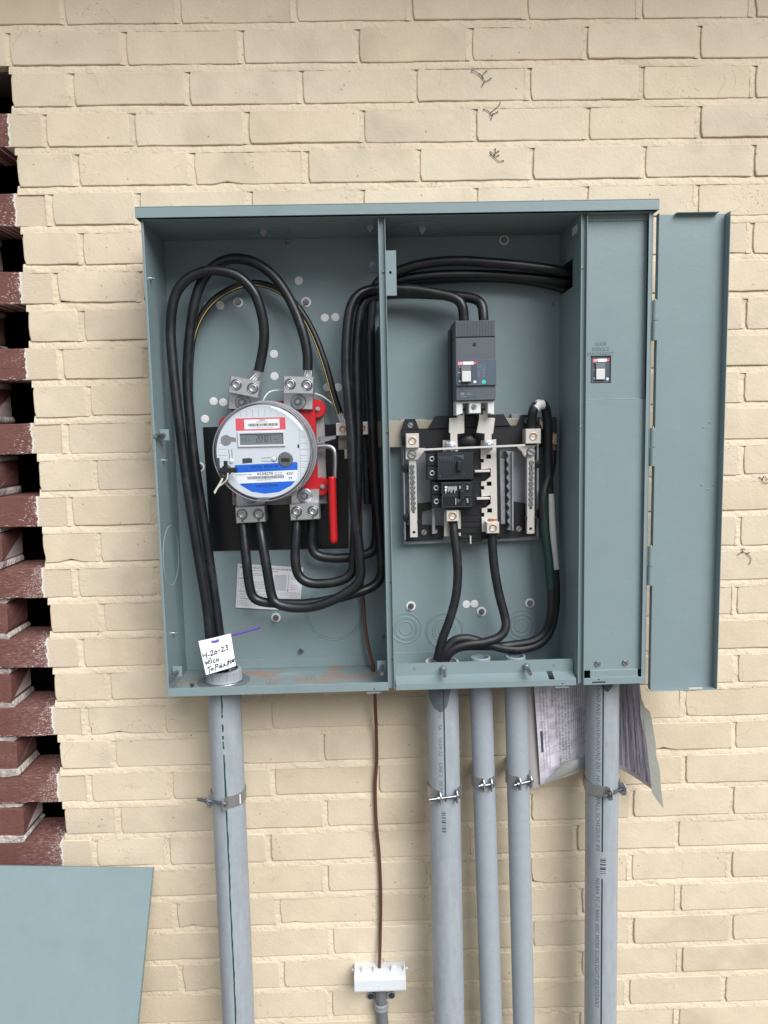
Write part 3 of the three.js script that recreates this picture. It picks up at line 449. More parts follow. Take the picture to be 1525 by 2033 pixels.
  part('recess', ext([at(405, 925), at(540, 915), at(540, 860), at(500, 850), at(405, 855)], 0.1332, 0.1339, 0), M([0.04, 0.045, 0.055], 0.5), m);
  part('recess', [ext([at(1172, 728), at(1194, 728), at(1194, 678), at(1172, 678)], 0.1332, 0.1339, 0)], blackPlastic, m);  // flat black plate, the shade of a narrow recess put into its colour
  part('recess', [ext(circle(...at(192, 600), 0.009, 22), 0.1332, 0.1341, 0), ext([at(230, 620), at(330, 622), at(330, 570), at(230, 545)], 0.1333, 0.134, 0)], M([0.22, 0.225, 0.24], 0.5), m);
  part('button', [lathe([[0.0001, 0.002], [0.0036, 0.0016], [0.0044, 0]], [...at(838, 870), 0.1337], 'z', 18), lathe([[0.0001, 0.002], [0.0036, 0.0016], [0.0044, 0]], [...at(255, 888), 0.1337], 'z', 18)], M([0.7, 0.71, 0.73], 0.35), m);
  part('bottom_tab', bx(-0.013, -0.0815, 0.128, 0.007, -0.0765, 0.135, 0.0006), M([0.16, 0.17, 0.18], 0.4), m);
  part('side_tab', bx(-0.079, -0.03, 0.12, -0.0735, -0.008, 0.1345, 0.0006), M([0.06, 0.065, 0.075], 0.4), m);
  const clear = new THREE.MeshPhysicalMaterial({ color: lin(0.93, 0.95, 0.96), roughness: 0.04, transmission: 1, thickness: 0, ior: 1.5 });
  part('clear_cover', lathe([[0.0845, 0.13], [0.083, 0.1405], [0.079, 0.1455], [0.07, 0.1475], [0.0001, 0.1485]], [0, 0, 0], 'z', 72), clear, m);
  part('cover_wall', lathe([[0.0865, 0.081], [0.0855, 0.09], [0.0845, 0.13]], [0, 0, 0], 'z', 72), clear, m);
  part('cover_rim', [ringGeo(0, 0, 0.0835, 0.0868, 0.0016), ringGeo(0, 0, 0.1085, 0.0852, 0.0008), ringGeo(0, 0, 0.1405, 0.0826, 0.001)], M([0.25, 0.26, 0.29], 0.2), m);
  { // key barrel seal with its wire loop
    const [x, y] = at(205, 1005), z = 0.149; const s = part('seal', [lathe([[0.0001, 0.006], [0.0075, 0.006], [0.009, 0.003], [0.009, 0]], [x, y, z], 'z', 24), bx(x - 0.0032, y - 0.0185, z + 0.001, x + 0.0028, y + 0.016, z + 0.008, 0.001), bx(x - 0.0105, y - 0.004, z + 0.001, x + 0.0185, y + 0.0045, z + 0.007, 0.0015)], blackPlastic, m);
    part('seal_wire', [tube([[x + 0.004, y - 0.004, z + 0.009], [x + 0.001, y - 0.016, z + 0.01], [x - 0.006, y - 0.022, z + 0.008], [x - 0.014, y - 0.028, z + 0.008], [x - 0.02, y - 0.038, z + 0.009]], 0.0012, 24, 8), tube([[x - 0.006, y - 0.013, z + 0.006], [x - 0.011, y - 0.022, z + 0.007], [x - 0.0205, y - 0.036, z + 0.007]], 0.0018, 20, 8)], M([0.6, 0.57, 0.52], 0.5), s);
  }
  solo('seal_cord', tube([[-0.2425, 1.5395, 0.07], [-0.2387, 1.5516, 0.075], [-0.2301, 1.563, 0.07], [-0.2168, 1.5666, 0.062], [-0.2003, 1.5651, 0.05], [-0.1737, 1.5629, 0.046], [-0.1518, 1.5605, 0.05], [-0.1361, 1.5541, 0.046], [-0.1221, 1.5432, 0.042], [-0.1116, 1.5322, 0.04]], 0.0013, 60, 8), M([0.62, 0.62, 0.63], 0.5), 'thin white cord looping from behind the meter to the neutral lug', 'cord');
}

// ---------- cables ----------
const rubberBump = dataTex(256, (u, v) => 0.5 + 0.5 * (fbm(u * 40, v * 40, 101, 3, 40) - 0.5), false, 0.08);
const dust = dataTex(512, (u, v) => { const n = Math.max(0, fbm(u * 16, v * 16, 131, 4, 16) - 0.52) * 2 + 0.6 * Math.max(0, fbm(u * 90, v * 90, 135, 3, 90) - 0.6), k = 0.088 + 0.1 * n; return [k * 0.94, k * 1.06, k * 1.2]; }, true, 0.25), dustRough = dataTex(256, (u, v) => { const n = 0.36 + 0.3 * (fbm(u * 10, v * 10, 141, 4, 10) - 0.4); return [n, n, n]; }, false, 0.2);
const rubber = M([1, 1, 1], 1, { map: dust, roughnessMap: dustRough, bumpMap: rubberBump, bumpScale: 0.00012 }), rubberDull = M([1, 1, 1], 0.5, { map: dust, bumpMap: rubberBump, bumpScale: 0.0003 }), greenRubber = M([0.006, 0.03, 0.022], 0.42);
function strands(a, b, r, m, n = 8, name, parent) { // stripped end: a bundle of twisted wires
  const g = [], A = new THREE.Vector3(...a), B = new THREE.Vector3(...b), d = B.clone().sub(A), u = new THREE.Vector3(0, 0, 1).cross(d).normalize(), v = d.clone().normalize().cross(u);
  for (let i = 0; i < n; i++) { const w = i / n * 6.283, p = t => A.clone().addScaledVector(d, t).addScaledVector(u, r * Math.cos(w + t * 0.9)).addScaledVector(v, r * Math.sin(w + t * 0.9)).toArray(); g.push(tube([p(0), p(0.5), p(1)], r * 0.42, 6, 6)); }
  return part(name ?? 'bare_strands', g, m, parent);
}
function cable(pts, r, m, label, group, ends = []) {
  const o = thing('cable', label, 'cable', group); part('insulation', tube(pts, r, Math.max(60, pts.length * 12), 14), m, o);
  for (const [a, b, mm] of ends) strands(a, b, r * 0.68, mm ?? alu, 9, 'bare_strands', o);
  return o;
}
const RC = 0.0088;
cable([[-0.347, 1.0551, 0.09], [-0.3487, 1.1072, 0.092], [-0.3523, 1.1909, 0.094], [-0.3644, 1.3004, 0.096], [-0.3749, 1.4074, 0.096], [-0.3839, 1.5124, 0.094], [-0.3904, 1.6074, 0.09], [-0.3916, 1.6758, 0.088], [-0.3821, 1.7262, 0.088], [-0.3609, 1.7543, 0.088], [-0.3303, 1.7679, 0.088], [-0.3004, 1.7683, 0.088], [-0.2695, 1.7573, 0.086], [-0.2452, 1.7286, 0.084], [-0.2345, 1.6867, 0.08], [-0.2346, 1.6485, 0.077], [-0.2458, 1.5997, 0.074]], RC, rubber, 'black cable arching from the tagged conduit to the tilted lug above the meter', null, [[[-0.2447, 1.6032, 0.074], [-0.2593, 1.5837, 0.07]]]);
cable([[-0.3295, 1.0505, 0.078], [-0.3349, 1.1208, 0.076], [-0.3428, 1.2137, 0.074], [-0.3547, 1.3329, 0.072], [-0.3655, 1.4321, 0.07], [-0.3713, 1.5211, 0.068], [-0.3722, 1.6002, 0.066], [-0.3608, 1.6866, 0.066], [-0.3458, 1.742, 0.066], [-0.3215, 1.7773, 0.066], [-0.2861, 1.7927, 0.066], [-0.247, 1.7858, 0.068], [-0.2129, 1.7602, 0.07], [-0.1863, 1.7185, 0.072], [-0.1678, 1.6691, 0.074], [-0.1603, 1.6301, 0.074], [-0.1604, 1.5998, 0.074]], RC, rubber, 'black cable making the highest arch, ending in the level lug above the meter', null, [[[-0.1603, 1.6032, 0.074], [-0.1604, 1.5835, 0.07]]]);
{
  const pts = [[-0.3405, 1.0447, 0.06], [-0.344, 1.1058, 0.056], [-0.3507, 1.2096, 0.054], [-0.3609, 1.3489, 0.052], [-0.3714, 1.4764, 0.05], [-0.3736, 1.566, 0.048], [-0.3674, 1.6456, 0.046], [-0.3541, 1.6895, 0.044], [-0.3289, 1.7242, 0.042], [-0.2927, 1.7474, 0.04], [-0.2523, 1.7562, 0.04], [-0.2127, 1.7451, 0.04], [-0.178, 1.7148, 0.04], [-0.1509, 1.6686, 0.04], [-0.1317, 1.6149, 0.042], [-0.1179, 1.561, 0.044], [-0.1071, 1.5229, 0.046]], o = cable(pts, 0.0062, rubber, 'thinner black cable with a yellow stripe running to the neutral lug', null, [[[-0.1079, 1.5266, 0.046], [-0.1012, 1.5048, 0.048]]]);
  const c = path(pts), n = 120, off = []; for (let i = 0; i <= n; i++) { const t = i / n, p = c.getPoint(t), q = c.getTangent(t), s = new THREE.Vector3(0, 0, 1).cross(q).normalize(); off.push([p.x - s.x * 0.0042 * 1, p.y - s.y * 0.0042, p.z + 0.0046]); }
  part('yellow_stripe', tube(off, 0.0008, 200, 6), M([0.55, 0.42, 0.12], 0.5), o);
}
cable([[-0.2876, 1.3428, 0.062], [-0.2849, 1.3126, 0.07], [-0.281, 1.2681, 0.078], [-0.2772, 1.2225, 0.08], [-0.2709, 1.1992, 0.08], [-0.2541, 1.1895, 0.08], [-0.2198, 1.1858, 0.08], [-0.1745, 1.1846, 0.08], [-0.129, 1.1903, 0.078], [-0.0878, 1.1995, 0.074], [-0.0583, 1.2085, 0.068], [-0.0424, 1.2222, 0.064], [-0.0381, 1.2451, 0.062], [-0.0399, 1.2866, 0.06], [-0.0447, 1.3603, 0.058], [-0.048, 1.4513, 0.056], [-0.0495, 1.5413, 0.054], [-0.0501, 1.6301, 0.052], [-0.0478, 1.6917, 0.05], [-0.0424, 1.7326, 0.05], [-0.0322, 1.7519, 0.052], [-0.0116, 1.7637, 0.056], [0.0371, 1.7784, 0.06], [0.0987, 1.7838, 0.062], [0.1694, 1.7792, 0.062], [0.2407, 1.7716, 0.06], [0.308, 1.7613, 0.058]], RC, rubber, 'topmost of the black cables crossing above the grey breaker', null);
cable([[-0.2581, 1.3425, 0.066], [-0.2511, 1.3044, 0.082], [-0.2432, 1.251, 0.09], [-0.2366, 1.2056, 0.092], [-0.2271, 1.1893, 0.094], [-0.2004, 1.1815, 0.095], [-0.1644, 1.1817, 0.096], [-0.1281, 1.1928, 0.097], [-0.0961, 1.2105, 0.098], [-0.0805, 1.2256, 0.098], [-0.0764, 1.2482, 0.098], [-0.0788, 1.2933, 0.097], [-0.0843, 1.3561, 0.096], [-0.0863, 1.4182, 0.094], [-0.0865, 1.4798, 0.09], [-0.0902, 1.5411, 0.086], [-0.0931, 1.6022, 0.082], [-0.0898, 1.6628, 0.078], [-0.0826, 1.7044, 0.074], [-0.0681, 1.727, 0.07], [-0.045, 1.7367, 0.066], [-0.0168, 1.7374, 0.064], [0.0271, 1.7355, 0.066], [0.0707, 1.7271, 0.07], [0.0992, 1.7183, 0.074], [0.1112, 1.7057, 0.076], [0.1145, 1.6851, 0.076], [0.1143, 1.6679, 0.076]], RC, rubber, 'foremost black cable of the bundle beside the divider, sharply bent under the meter', null);
cable([[-0.1888, 1.344, 0.062], [-0.191, 1.3103, 0.07], [-0.1938, 1.2655, 0.076], [-0.1883, 1.2363, 0.078], [-0.1698, 1.222, 0.078], [-0.1372, 1.2202, 0.078], [-0.1079, 1.2268, 0.078], [-0.0921, 1.2412, 0.078], [-0.0877, 1.2723, 0.078], [-0.0833, 1.336, 0.078], [-0.0777, 1.4169, 0.076], [-0.075, 1.4881, 0.072], [-0.075, 1.559, 0.068], [-0.0742, 1.6294, 0.064], [-0.0693, 1.682, 0.06], [-0.0597, 1.7137, 0.056], [-0.0389, 1.7278, 0.052], [0.0013, 1.7318, 0.05], [0.0548, 1.73, 0.05], [0.1034, 1.725, 0.054], [0.1338, 1.7191, 0.06], [0.147, 1.7075, 0.066], [0.1498, 1.6853, 0.07], [0.1497, 1.668, 0.07]], RC, rubber, 'black cable bending close under the red lever into the grey breaker', null);
cable([[-0.1616, 1.342, 0.05], [-0.1644, 1.3115, 0.05], [-0.1653, 1.2836, 0.05], [-0.1557, 1.2674, 0.05], [-0.1282, 1.2611, 0.05], [-0.0912, 1.262, 0.05], [-0.0633, 1.2675, 0.048], [-0.0501, 1.2791, 0.046], [-0.0456, 1.3123, 0.044], [-0.0468, 1.3772, 0.042], [-0.0511, 1.4691, 0.04], [-0.0545, 1.5598, 0.04], [-0.0546, 1.6314, 0.04], [-0.0504, 1.6932, 0.04], [-0.0415, 1.7281, 0.04], [-0.0231, 1.7488, 0.04], [0.0111, 1.7583, 0.042], [0.0647, 1.763, 0.044], [0.1364, 1.7636, 0.044], [0.2172, 1.7587, 0.044], [0.3119, 1.7475, 0.044]], RC, rubber, 'black cable looping just below the red grip, second highest above the grey breaker', null);
cable([[-0.0611, 1.3574, 0.026], [-0.0617, 1.4506, 0.026], [-0.064, 1.5425, 0.026], [-0.0618, 1.6329, 0.026], [-0.0548, 1.6953, 0.026], [-0.0386, 1.7304, 0.026], [0.0027, 1.7509, 0.026], [0.0662, 1.7586, 0.026], [0.1571, 1.7605, 0.026], [0.2391, 1.7538, 0.026], [0.3157, 1.735, 0.03]], 0.0075, rubberDull, 'black cable lying behind the others against the back of the cabinet', null);
cable([[0.0922, 1.3303, 0.066], [0.094, 1.3035, 0.072], [0.0976, 1.2672, 0.076], [0.0988, 1.2306, 0.078], [0.0945, 1.1894, 0.08], [0.0828, 1.1482, 0.082], [0.0686, 1.1111, 0.082], [0.0591, 1.073, 0.08]], 0.0082, rubberDull, 'black cable dropping from the lug under the lower breaker into the bushing', null, [[[0.0908, 1.3104, 0.068], [0.0922, 1.3303, 0.066]]].map(e => [...e, copper]));
cable([[0.1643, 1.3083, 0.066], [0.1638, 1.2781, 0.068], [0.1673, 1.2362, 0.068], [0.1754, 1.1892, 0.068], [0.185, 1.1499, 0.07], [0.1861, 1.1282, 0.074], [0.1742, 1.1126, 0.078], [0.1458, 1.1042, 0.082], [0.1114, 1.1011, 0.084], [0.0837, 1.0905, 0.084], [0.0698, 1.0657, 0.082]], 0.0082, rubberDull, 'black cable dropping from the copper stranded bus bar lug and curling to the bushing', null, [[[0.1641, 1.2974, 0.067], [0.1648, 1.3283, 0.064], copper]]);
{ // grounded conductor: loops up out of its lug, over and down the right side
  const o = cable([[0.2368, 1.4813, 0.062], [0.2359, 1.5037, 0.066], [0.2377, 1.5215, 0.07], [0.2467, 1.532, 0.066], [0.2594, 1.5302, 0.058], [0.2668, 1.5122, 0.05], [0.2697, 1.4804, 0.046], [0.2699, 1.4255, 0.046], [0.2709, 1.3704, 0.05], [0.2753, 1.2962, 0.052], [0.2806, 1.2306, 0.054], [0.2822, 1.1741, 0.056], [0.2753, 1.1271, 0.058], [0.258, 1.0975, 0.06], [0.2262, 1.0852, 0.064], [0.1876, 1.0871, 0.07], [0.1495, 1.0995, 0.076], [0.1167, 1.1111, 0.08], [0.0915, 1.1086, 0.082], [0.0738, 1.0902, 0.082], [0.0645, 1.0633, 0.08]], 0.0085, rubberDull, 'black cable banded with white tape that loops out of its lug and down', null);
  part('white_tape', tube([[0.2396, 1.5241, 0.0695], [0.2467, 1.5311, 0.066], [0.2551, 1.532, 0.061]], 0.0094, 14, 14), M([0.66, 0.66, 0.66], 0.5), o);
  part('white_tape', tube([[0.2714, 1.3704, 0.05], [0.2753, 1.2962, 0.052], [0.2806, 1.2306, 0.054]], 0.0089, 24, 14), M([0.6, 0.6, 0.58], 0.55), o);
}
{ const o = cable([[0.2811, 1.4478, 0.034], [0.2764, 1.4159, 0.042], [0.2584, 1.367, 0.06], [0.2599, 1.3078, 0.066], [0.2655, 1.2526, 0.07], [0.2698, 1.1969, 0.072], [0.2704, 1.1541, 0.07], [0.2636, 1.1165, 0.06], [0.2407, 1.0986, 0.062], [0.2024, 1.0932, 0.066], [0.169, 1.0924, 0.07], [0.1359, 1.0946, 0.074], [0.1032, 1.0942, 0.076], [0.0816, 1.0831, 0.078], [0.0702, 1.0606, 0.078]], 0.0078, rubberDull, 'black cable partly wrapped in green tape dropping from the ground lug', null, [[[0.2801, 1.4451, 0.034], [0.2782, 1.482, 0.034], copper]]); part('green_tape', tube([[0.2597, 1.3733, 0.0585], [0.2599, 1.3078, 0.066], [0.2655, 1.2526, 0.07], [0.2698, 1.1988, 0.072]], 0.0085, 30, 14), greenRubber, o); }

// ---------- grey main breaker ----------
const breakerGrey = M([0.085, 0.1, 0.12], 0.5, { bumpMap: metalBump, bumpScale: 0.0002 });
function handleGroup(parent, x, y, z, w, h, s = 1) { // bezel, recess and pale toggle
  part('toggle_recess', ext(rect(x - w / 2, y - h / 2, x + w / 2, y + h / 2), z - 0.001, z + 0.0006, 0), breakerGrey, parent);
  const t = part('toggle', [bx(x - w * 0.42, y - h * 0.48, z - 0.002, x + w * 0.42, y + h * 0.14, z + 0.008 * s, 0.001)], M([0.62, 0.63, 0.65], 0.4), parent);
  part('toggle_guard', ext([[x - w * 0.45, y + h * 0.14], [x + w * 0.45, y + h * 0.14], [x + w * 0.45, y + h * 0.48], [x - w * 0.45, y + h * 0.48]], z, z + 0.003, 0.0006), M([0.16, 0.165, 0.18], 0.5), parent); return t;
}
const frontPrint = canvasTex(640, 448, (c, w, h) => {
  c.fillStyle = '#4c5a68'; c.fillRect(0, 0, w, h); c.fillStyle = '#434f5c'; c.fillRect(14, 20, 320, 400); c.fillStyle = '#c8283c'; c.fillRect(20, 22, 100, 50); c.fillRect(276, 22, 60, 50); c.fillStyle = '#f6f4f4'; c.fillRect(112, 26, 168, 54); c.font = 'bold 38px sans-serif'; c.fillText('ABB', 34, 62); c.fillRect(26, 76, 72, 7); c.fillRect(282, 52, 40, 6);
  c.fillStyle = '#5c2640'; c.fillRect(24, 90, 72, 70); c.fillStyle = '#e9e6ea'; c.fillRect(56, 104, 7, 34); c.fillStyle = '#c9b27a'; c.fillRect(26, 214, 62, 11); c.fillStyle = '#f4f4f4'; c.beginPath(); c.arc(56, 374, 17, 0, 7); c.fill(); c.fillStyle = '#222'; c.beginPath(); c.arc(56, 374, 6, 0, 7); c.fill(); c.fillStyle = '#e8eef2'; c.beginPath(); c.arc(300, 388, 24, 0, 7); c.fill();
  c.strokeStyle = '#8b97a2'; c.lineWidth = 4; c.beginPath(); c.arc(372, 110, 32, 0, 7); c.stroke(); c.fillStyle = '#8794a0'; c.font = '22px sans-serif'; c.fillText('UL', 358, 118); for (let i = 0; i < 9; i++) c.fillRect(420, 90 + i * 26, 30 + (i * 37) % 40, 4); for (let i = 0; i < 6; i++) c.fillRect(350, 170 + i * 24, 24 + (i * 29) % 20, 4);
  c.fillStyle = '#35c7a4'; c.beginPath(); c.arc(448, 392, 35, 0, 7); c.fill(); c.fillStyle = '#dff5ee'; c.font = 'bold 40px sans-serif'; c.fillText('\u2713', 430, 408); c.fillStyle = '#39434e'; c.fillRect(496, 6, 6, h - 12);
});
{
  const x0 = 0.0951, x1 = 0.1634, zf = 0.112, zk = 0.03, b = thing('main_breaker', 'tall dark grey two pole breaker with a white toggle and ribbed top', 'circuit breaker');
  const Y = p => p, yT = 1.675, yA = 1.6472, yB = 1.6092, yC = 1.5649, yD = 1.5401, yE = 1.5152;
  part('body', [ext([[x0, yD], [x1, yD], [x1, yA - 0.001], [x0, yA - 0.001]], zk, zf, 0.0012)], breakerGrey, b);
  const rib = [ext(rect(x0, yA, x1, yT), zk + 0.005, zf - 0.0012, 0.0012)]; for (let i = 0; i < 26; i++) { const x = x0 + 0.001 + (x1 - x0 - 0.002) * i / 26; rib.push(bx(x, yA + 0.001, zf - 0.002, x + 0.0016, yT - 0.0008, zf, 0)); }
  part('terminal_cover', rib, breakerGrey, b);
  part('side_flank', bx(x0 - 0.004, yE - 0.002, zk - 0.002, x0 - 0.0002, 1.6677, zk + 0.03, 0.001), M([0.03, 0.035, 0.045], 0.5), b);
  part('screw_hole_disc', [rod([0.1275, 1.6344, zf - 0.001], [0.1275, 1.6344, zf + 0.0005], 0.0032, 0.0032, 18)], blackPlastic, b);  // black disc painted in for the dark inside a screw hole
  part('front_panel', ext(rect(x0 - 0.0002, yC, x1 + 0.0006, yB), zf, zf + 0.0035, 0.0008), breakerGrey, b);
  const pg = new THREE.PlaneGeometry(x1 - x0 - 0.001, yB - yC - 0.002); pg.translate((x0 + x1) / 2, (yB + yC) / 2, zf + 0.0038); part('printed_label', pg, M([1, 1, 1], 0.5, { map: frontPrint }), b);
  handleGroup(b, 0.1118, 1.5853, zf + 0.0042, 0.0182, 0.0285);
  const ce = canvasTex(256, 96, (c, w, h) => { c.fillStyle = '#4a5764'; c.fillRect(0, 0, w, h); c.fillStyle = '#9aa6b0'; c.font = 'bold 48px sans-serif'; c.fillText('CE', 14, 54); c.font = '15px sans-serif'; c.fillText('IEC 60947-2', 100, 36); c.fillText('UL 489  240 V', 100, 56); c.fillText('Made in Italy', 14, 84); });
  const cg = new THREE.PlaneGeometry(0.03, 0.0112); cg.translate(0.1163, 1.5505, zf + 0.0004); part('printed_label', cg, M([1, 1, 1], 0.5, { map: ce }), b);
  const term = part('terminal_block', ext([[x0 + 0.001, yE], [x0 + 0.012, yE + 0.003], [x0 + 0.012, yD - 0.004], [x0 + 0.0235, yD - 0.004], [x0 + 0.0235, yE + 0.003], [x1 - 0.0245, yE + 0.003], [x1 - 0.0245, yD - 0.004], [x1 - 0.0125, yD - 0.004], [x1 - 0.0125, yE + 0.003], [x1 - 0.0015, yE], [x1 - 0.0015, yD - 0.0005], [x0 + 0.001, yD - 0.0005]], zk + 0.02, zf - 0.008, 0.0008), M([0.66, 0.67, 0.68], 0.5), b);
  part('terminal_back', bx(x0 + 0.001, yE + 0.0015, zk, x1 - 0.001, yD - 0.0006, zk + 0.0195, 0.0005), breakerGrey, b);
  for (const p of [[0.1087, 1.5327, 0.082], [0.1469, 1.5328, 0.082]]) part('terminal_screw', lathe([[0.0001, -0.001], [0.0025, -0.001], [0.0028, 0.001], [0.0055, 0.001], [0.006, -0.001]], p, 'z', 20), zincDull, term);
  screw(term, 0.1269, 1.5291, 0.104, 0.0042, zinc, 'screw', 0.8);
  // offset straps down to the bus
  const strap = (P, z) => part('bus_strap', ext(P.map(p => [p[0], p[1]]), z, z + 0.004, 0.0006), tin, b);
  const s1 = strap([[0.1001, 1.5242, 0.079], [0.1134, 1.5239, 0.079], [0.113, 1.4841, 0.079], [0.1005, 1.4826, 0.079], [0.1002, 1.455, 0.079], [0.0877, 1.4553, 0.079], [0.088, 1.4846, 0.079], [0.0854, 1.4856, 0.079], [0.0866, 1.5112, 0.079], [0.0999, 1.5118, 0.079]], 0.076);
  const s2 = strap([[0.1402, 1.5233, 0.079], [0.1544, 1.523, 0.079], [0.1552, 1.5106, 0.079], [0.1678, 1.5095, 0.079], [0.164, 1.4821, 0.079], [0.1613, 1.4813, 0.079], [0.1612, 1.4537, 0.079], [0.1486, 1.454, 0.079], [0.1488, 1.4824, 0.079], [0.1345, 1.4845, 0.079], [0.1392, 1.5083, 0.079]], 0.076);
  part('torque_mark', bx(0.106, 1.5161, 0.08, 0.1113, 1.524, 0.0806, 0), greenMark, s1); part('torque_mark', bx(0.1416, 1.5162, 0.08, 0.1461, 1.5259, 0.0806, 0), greenMark, s2);
}
{ // disconnect seen through the window of the right cover
  const b = thing('service_disconnect', 'service disconnect with a white toggle showing through the window under raised lettering', 'circuit breaker'), x0 = 0.3221, x1 = 0.3529, y0 = 1.5652, y1 = 1.607;
  part('body', bx(x0 - 0.02, y0 - 0.03, 0.05, x1 + 0.03, y1 + 0.05, 0.1345, 0.001), breakerGrey, b);
  const t = frontPrint.clone(); t.repeat.set(0.53, 1); t.needsUpdate = true; const pg = new THREE.PlaneGeometry(x1 - x0, y1 - y0); pg.translate((x0 + x1) / 2, (y0 + y1) / 2, 0.1352); part('printed_label', pg, M([1, 1, 1], 0.5, { map: t }), b);
  handleGroup(b, 0.3363, 1.5836, 0.1354, 0.0178, 0.029, 0.5);
}

// ---------- load centre interior ----------
const galv = M([0.44, 0.47, 0.51], 0.42, { metalness: 0.3, map: dataTex(256, (u, v) => { const n = 0.86 + 0.2 * (fbm(u * 6, v * 6, 111, 4, 6) - 0.5); return [n, n, n]; }, true, 0.12), bumpMap: metalBump, bumpScale: 0.0003 });
const xy = P => P.map(p => [p[0], p[1]]);
{
  const lc = thing('load_center', 'breaker interior with tin plated bus bar and two slotted neutral bars', 'breaker panel');
  part('base_pan', [ext(xy([[0.0024, 1.5118, 0.03], [0.0494, 1.5108, 0.03], [0.0489, 1.4778, 0.03], [0.2066, 1.4743, 0.03], [0.2067, 1.5166, 0.03], [0.2289, 1.5161, 0.03], [0.2549, 1.4732, 0.03], [0.258, 1.2821, 0.03], [0.0045, 1.2799, 0.03]]), 0.0125, 0.03, 0.001), bx(0.2486, 1.2909, 0.03, 0.2523, 1.4627, 0.05, 0.0006), bx(0.0049, 1.2915, 0.03, 0.0076, 1.4545, 0.05, 0.0006)], galv, lc);
  // black moulded carrier
  const fr = part('carrier', [ext(xy([[0.0032, 1.4935, 0.045], [0.258, 1.4962, 0.045], [0.2598, 1.4697, 0.045], [0.2442, 1.4591, 0.045], [0.0328, 1.4583, 0.045], [0.0036, 1.4644, 0.045]]), 0.03, 0.046, 0.001), ext(xy([[0.0512, 1.4925, 0.05], [0.0661, 1.5156, 0.05], [0.088, 1.516, 0.05], [0.0895, 1.4934, 0.05]]), 0.03, 0.05, 0.001), ext(xy([[0.0895, 1.4934, 0.05], [0.0898, 1.5142, 0.05], [0.1882, 1.5166, 0.05], [0.201, 1.4956, 0.05]]), 0.03, 0.05, 0.001), ext(xy([[0.1033, 1.4733, 0.055], [0.1461, 1.4742, 0.055], [0.1466, 1.2858, 0.055], [0.105, 1.285, 0.055]]), 0.03, 0.056, 0.001),
    ext(xy([[0.0296, 1.3567, 0.04], [0.0574, 1.3579, 0.04], [0.0572, 1.3448, 0.04], [0.0386, 1.3415, 0.04], [0.0382, 1.3172, 0.04], [0.0773, 1.3125, 0.04], [0.0769, 1.2881, 0.04], [0.0079, 1.2861, 0.04], [0.0103, 1.316, 0.04], [0.029, 1.3193, 0.04]]), 0.03, 0.038, 0.0008), ext(xy([[0.18, 1.325, 0.04], [0.2042, 1.3244, 0.04], [0.2043, 1.3571, 0.04], [0.2314, 1.3518, 0.04], [0.2342, 1.3162, 0.04], [0.251, 1.3139, 0.04], [0.251, 1.2913, 0.04], [0.1798, 1.2874, 0.04]]), 0.03, 0.038, 0.0008), ext(xy([[0.1441, 1.465, 0.05], [0.1807, 1.4679, 0.05], [0.1836, 1.2925, 0.05], [0.1455, 1.2879, 0.05]]), 0.03, 0.05, 0.001), ext(xy([[0.0787, 1.4664, 0.045], [0.1063, 1.4676, 0.045], [0.1079, 1.4475, 0.045], [0.0803, 1.4463, 0.045]]), 0.03, 0.05, 0.001)], blackPlastic, lc);
  for (const [a, s] of [[[0.0194, 1.5013, 0.052], 1], [[0.2316, 1.5048, 0.052], 1]]) { part('mounting_ear', ext([[a[0] - 0.017, a[1] - 0.011], [a[0] + 0.017, a[1] - 0.011], [a[0] + 0.009, a[1] + 0.01], [a[0] - 0.009, a[1] + 0.01]], 0.03, 0.046, 0.001), blackPlastic, fr); screw(fr, a[0], a[1] - 0.001, 0.047, 0.0052, zinc, 'screw', -0.6); }
  for (const p of [[0.0417, 1.3031, 0.04], [0.2173, 1.3053, 0.04]]) screw(fr, p[0], p[1], 0.039, 0.0052, zinc, 'screw', 0.9);
  part('cover_dome', new THREE.SphereGeometry(0.017, 20, 12).scale(1.1, 0.8, 0.5).translate(0.1241, 1.4692, 0.056), blackPlastic, fr);
  part('carrier_clip', [[808, 929], [1066, 920], [808, 1027], [1067, 1018]].map(([a, b], i) => { const q = [[0.0099, 1.4225, 0.05], [0.2486, 1.4253, 0.05], [0.0101, 1.3322, 0.05], [0.2497, 1.3338, 0.05]][i]; return lathe([[0.0001, 0.006], [0.007, 0.006], [0.008, 0.004], [0.008, 0]], [q[0], q[1], 0.046], 'z', 14); }), blackPlastic, fr);
  part('carrier_rib', [960, 985, 1010, 1034, 1052].flatMap((_, i) => { const y = [1.3359, 1.3239, 1.3137, 1.3025, 1.2933][i]; return [bx(0.1069, y, 0.056, 0.1419, y + 0.0016, 0.0585, 0)]; }), blackPlastic, fr);
  part('rail_foot', bx(0.1238, 1.2825, 0.05, 0.1265, 1.2973, 0.06, 0.0004), tin, fr);
  // bus bar on the right pole, with notches and square holes
  const hole = p => rect(p[0] - 0.0042, p[1] - 0.0038, p[0] + 0.0042, p[1] + 0.0038);
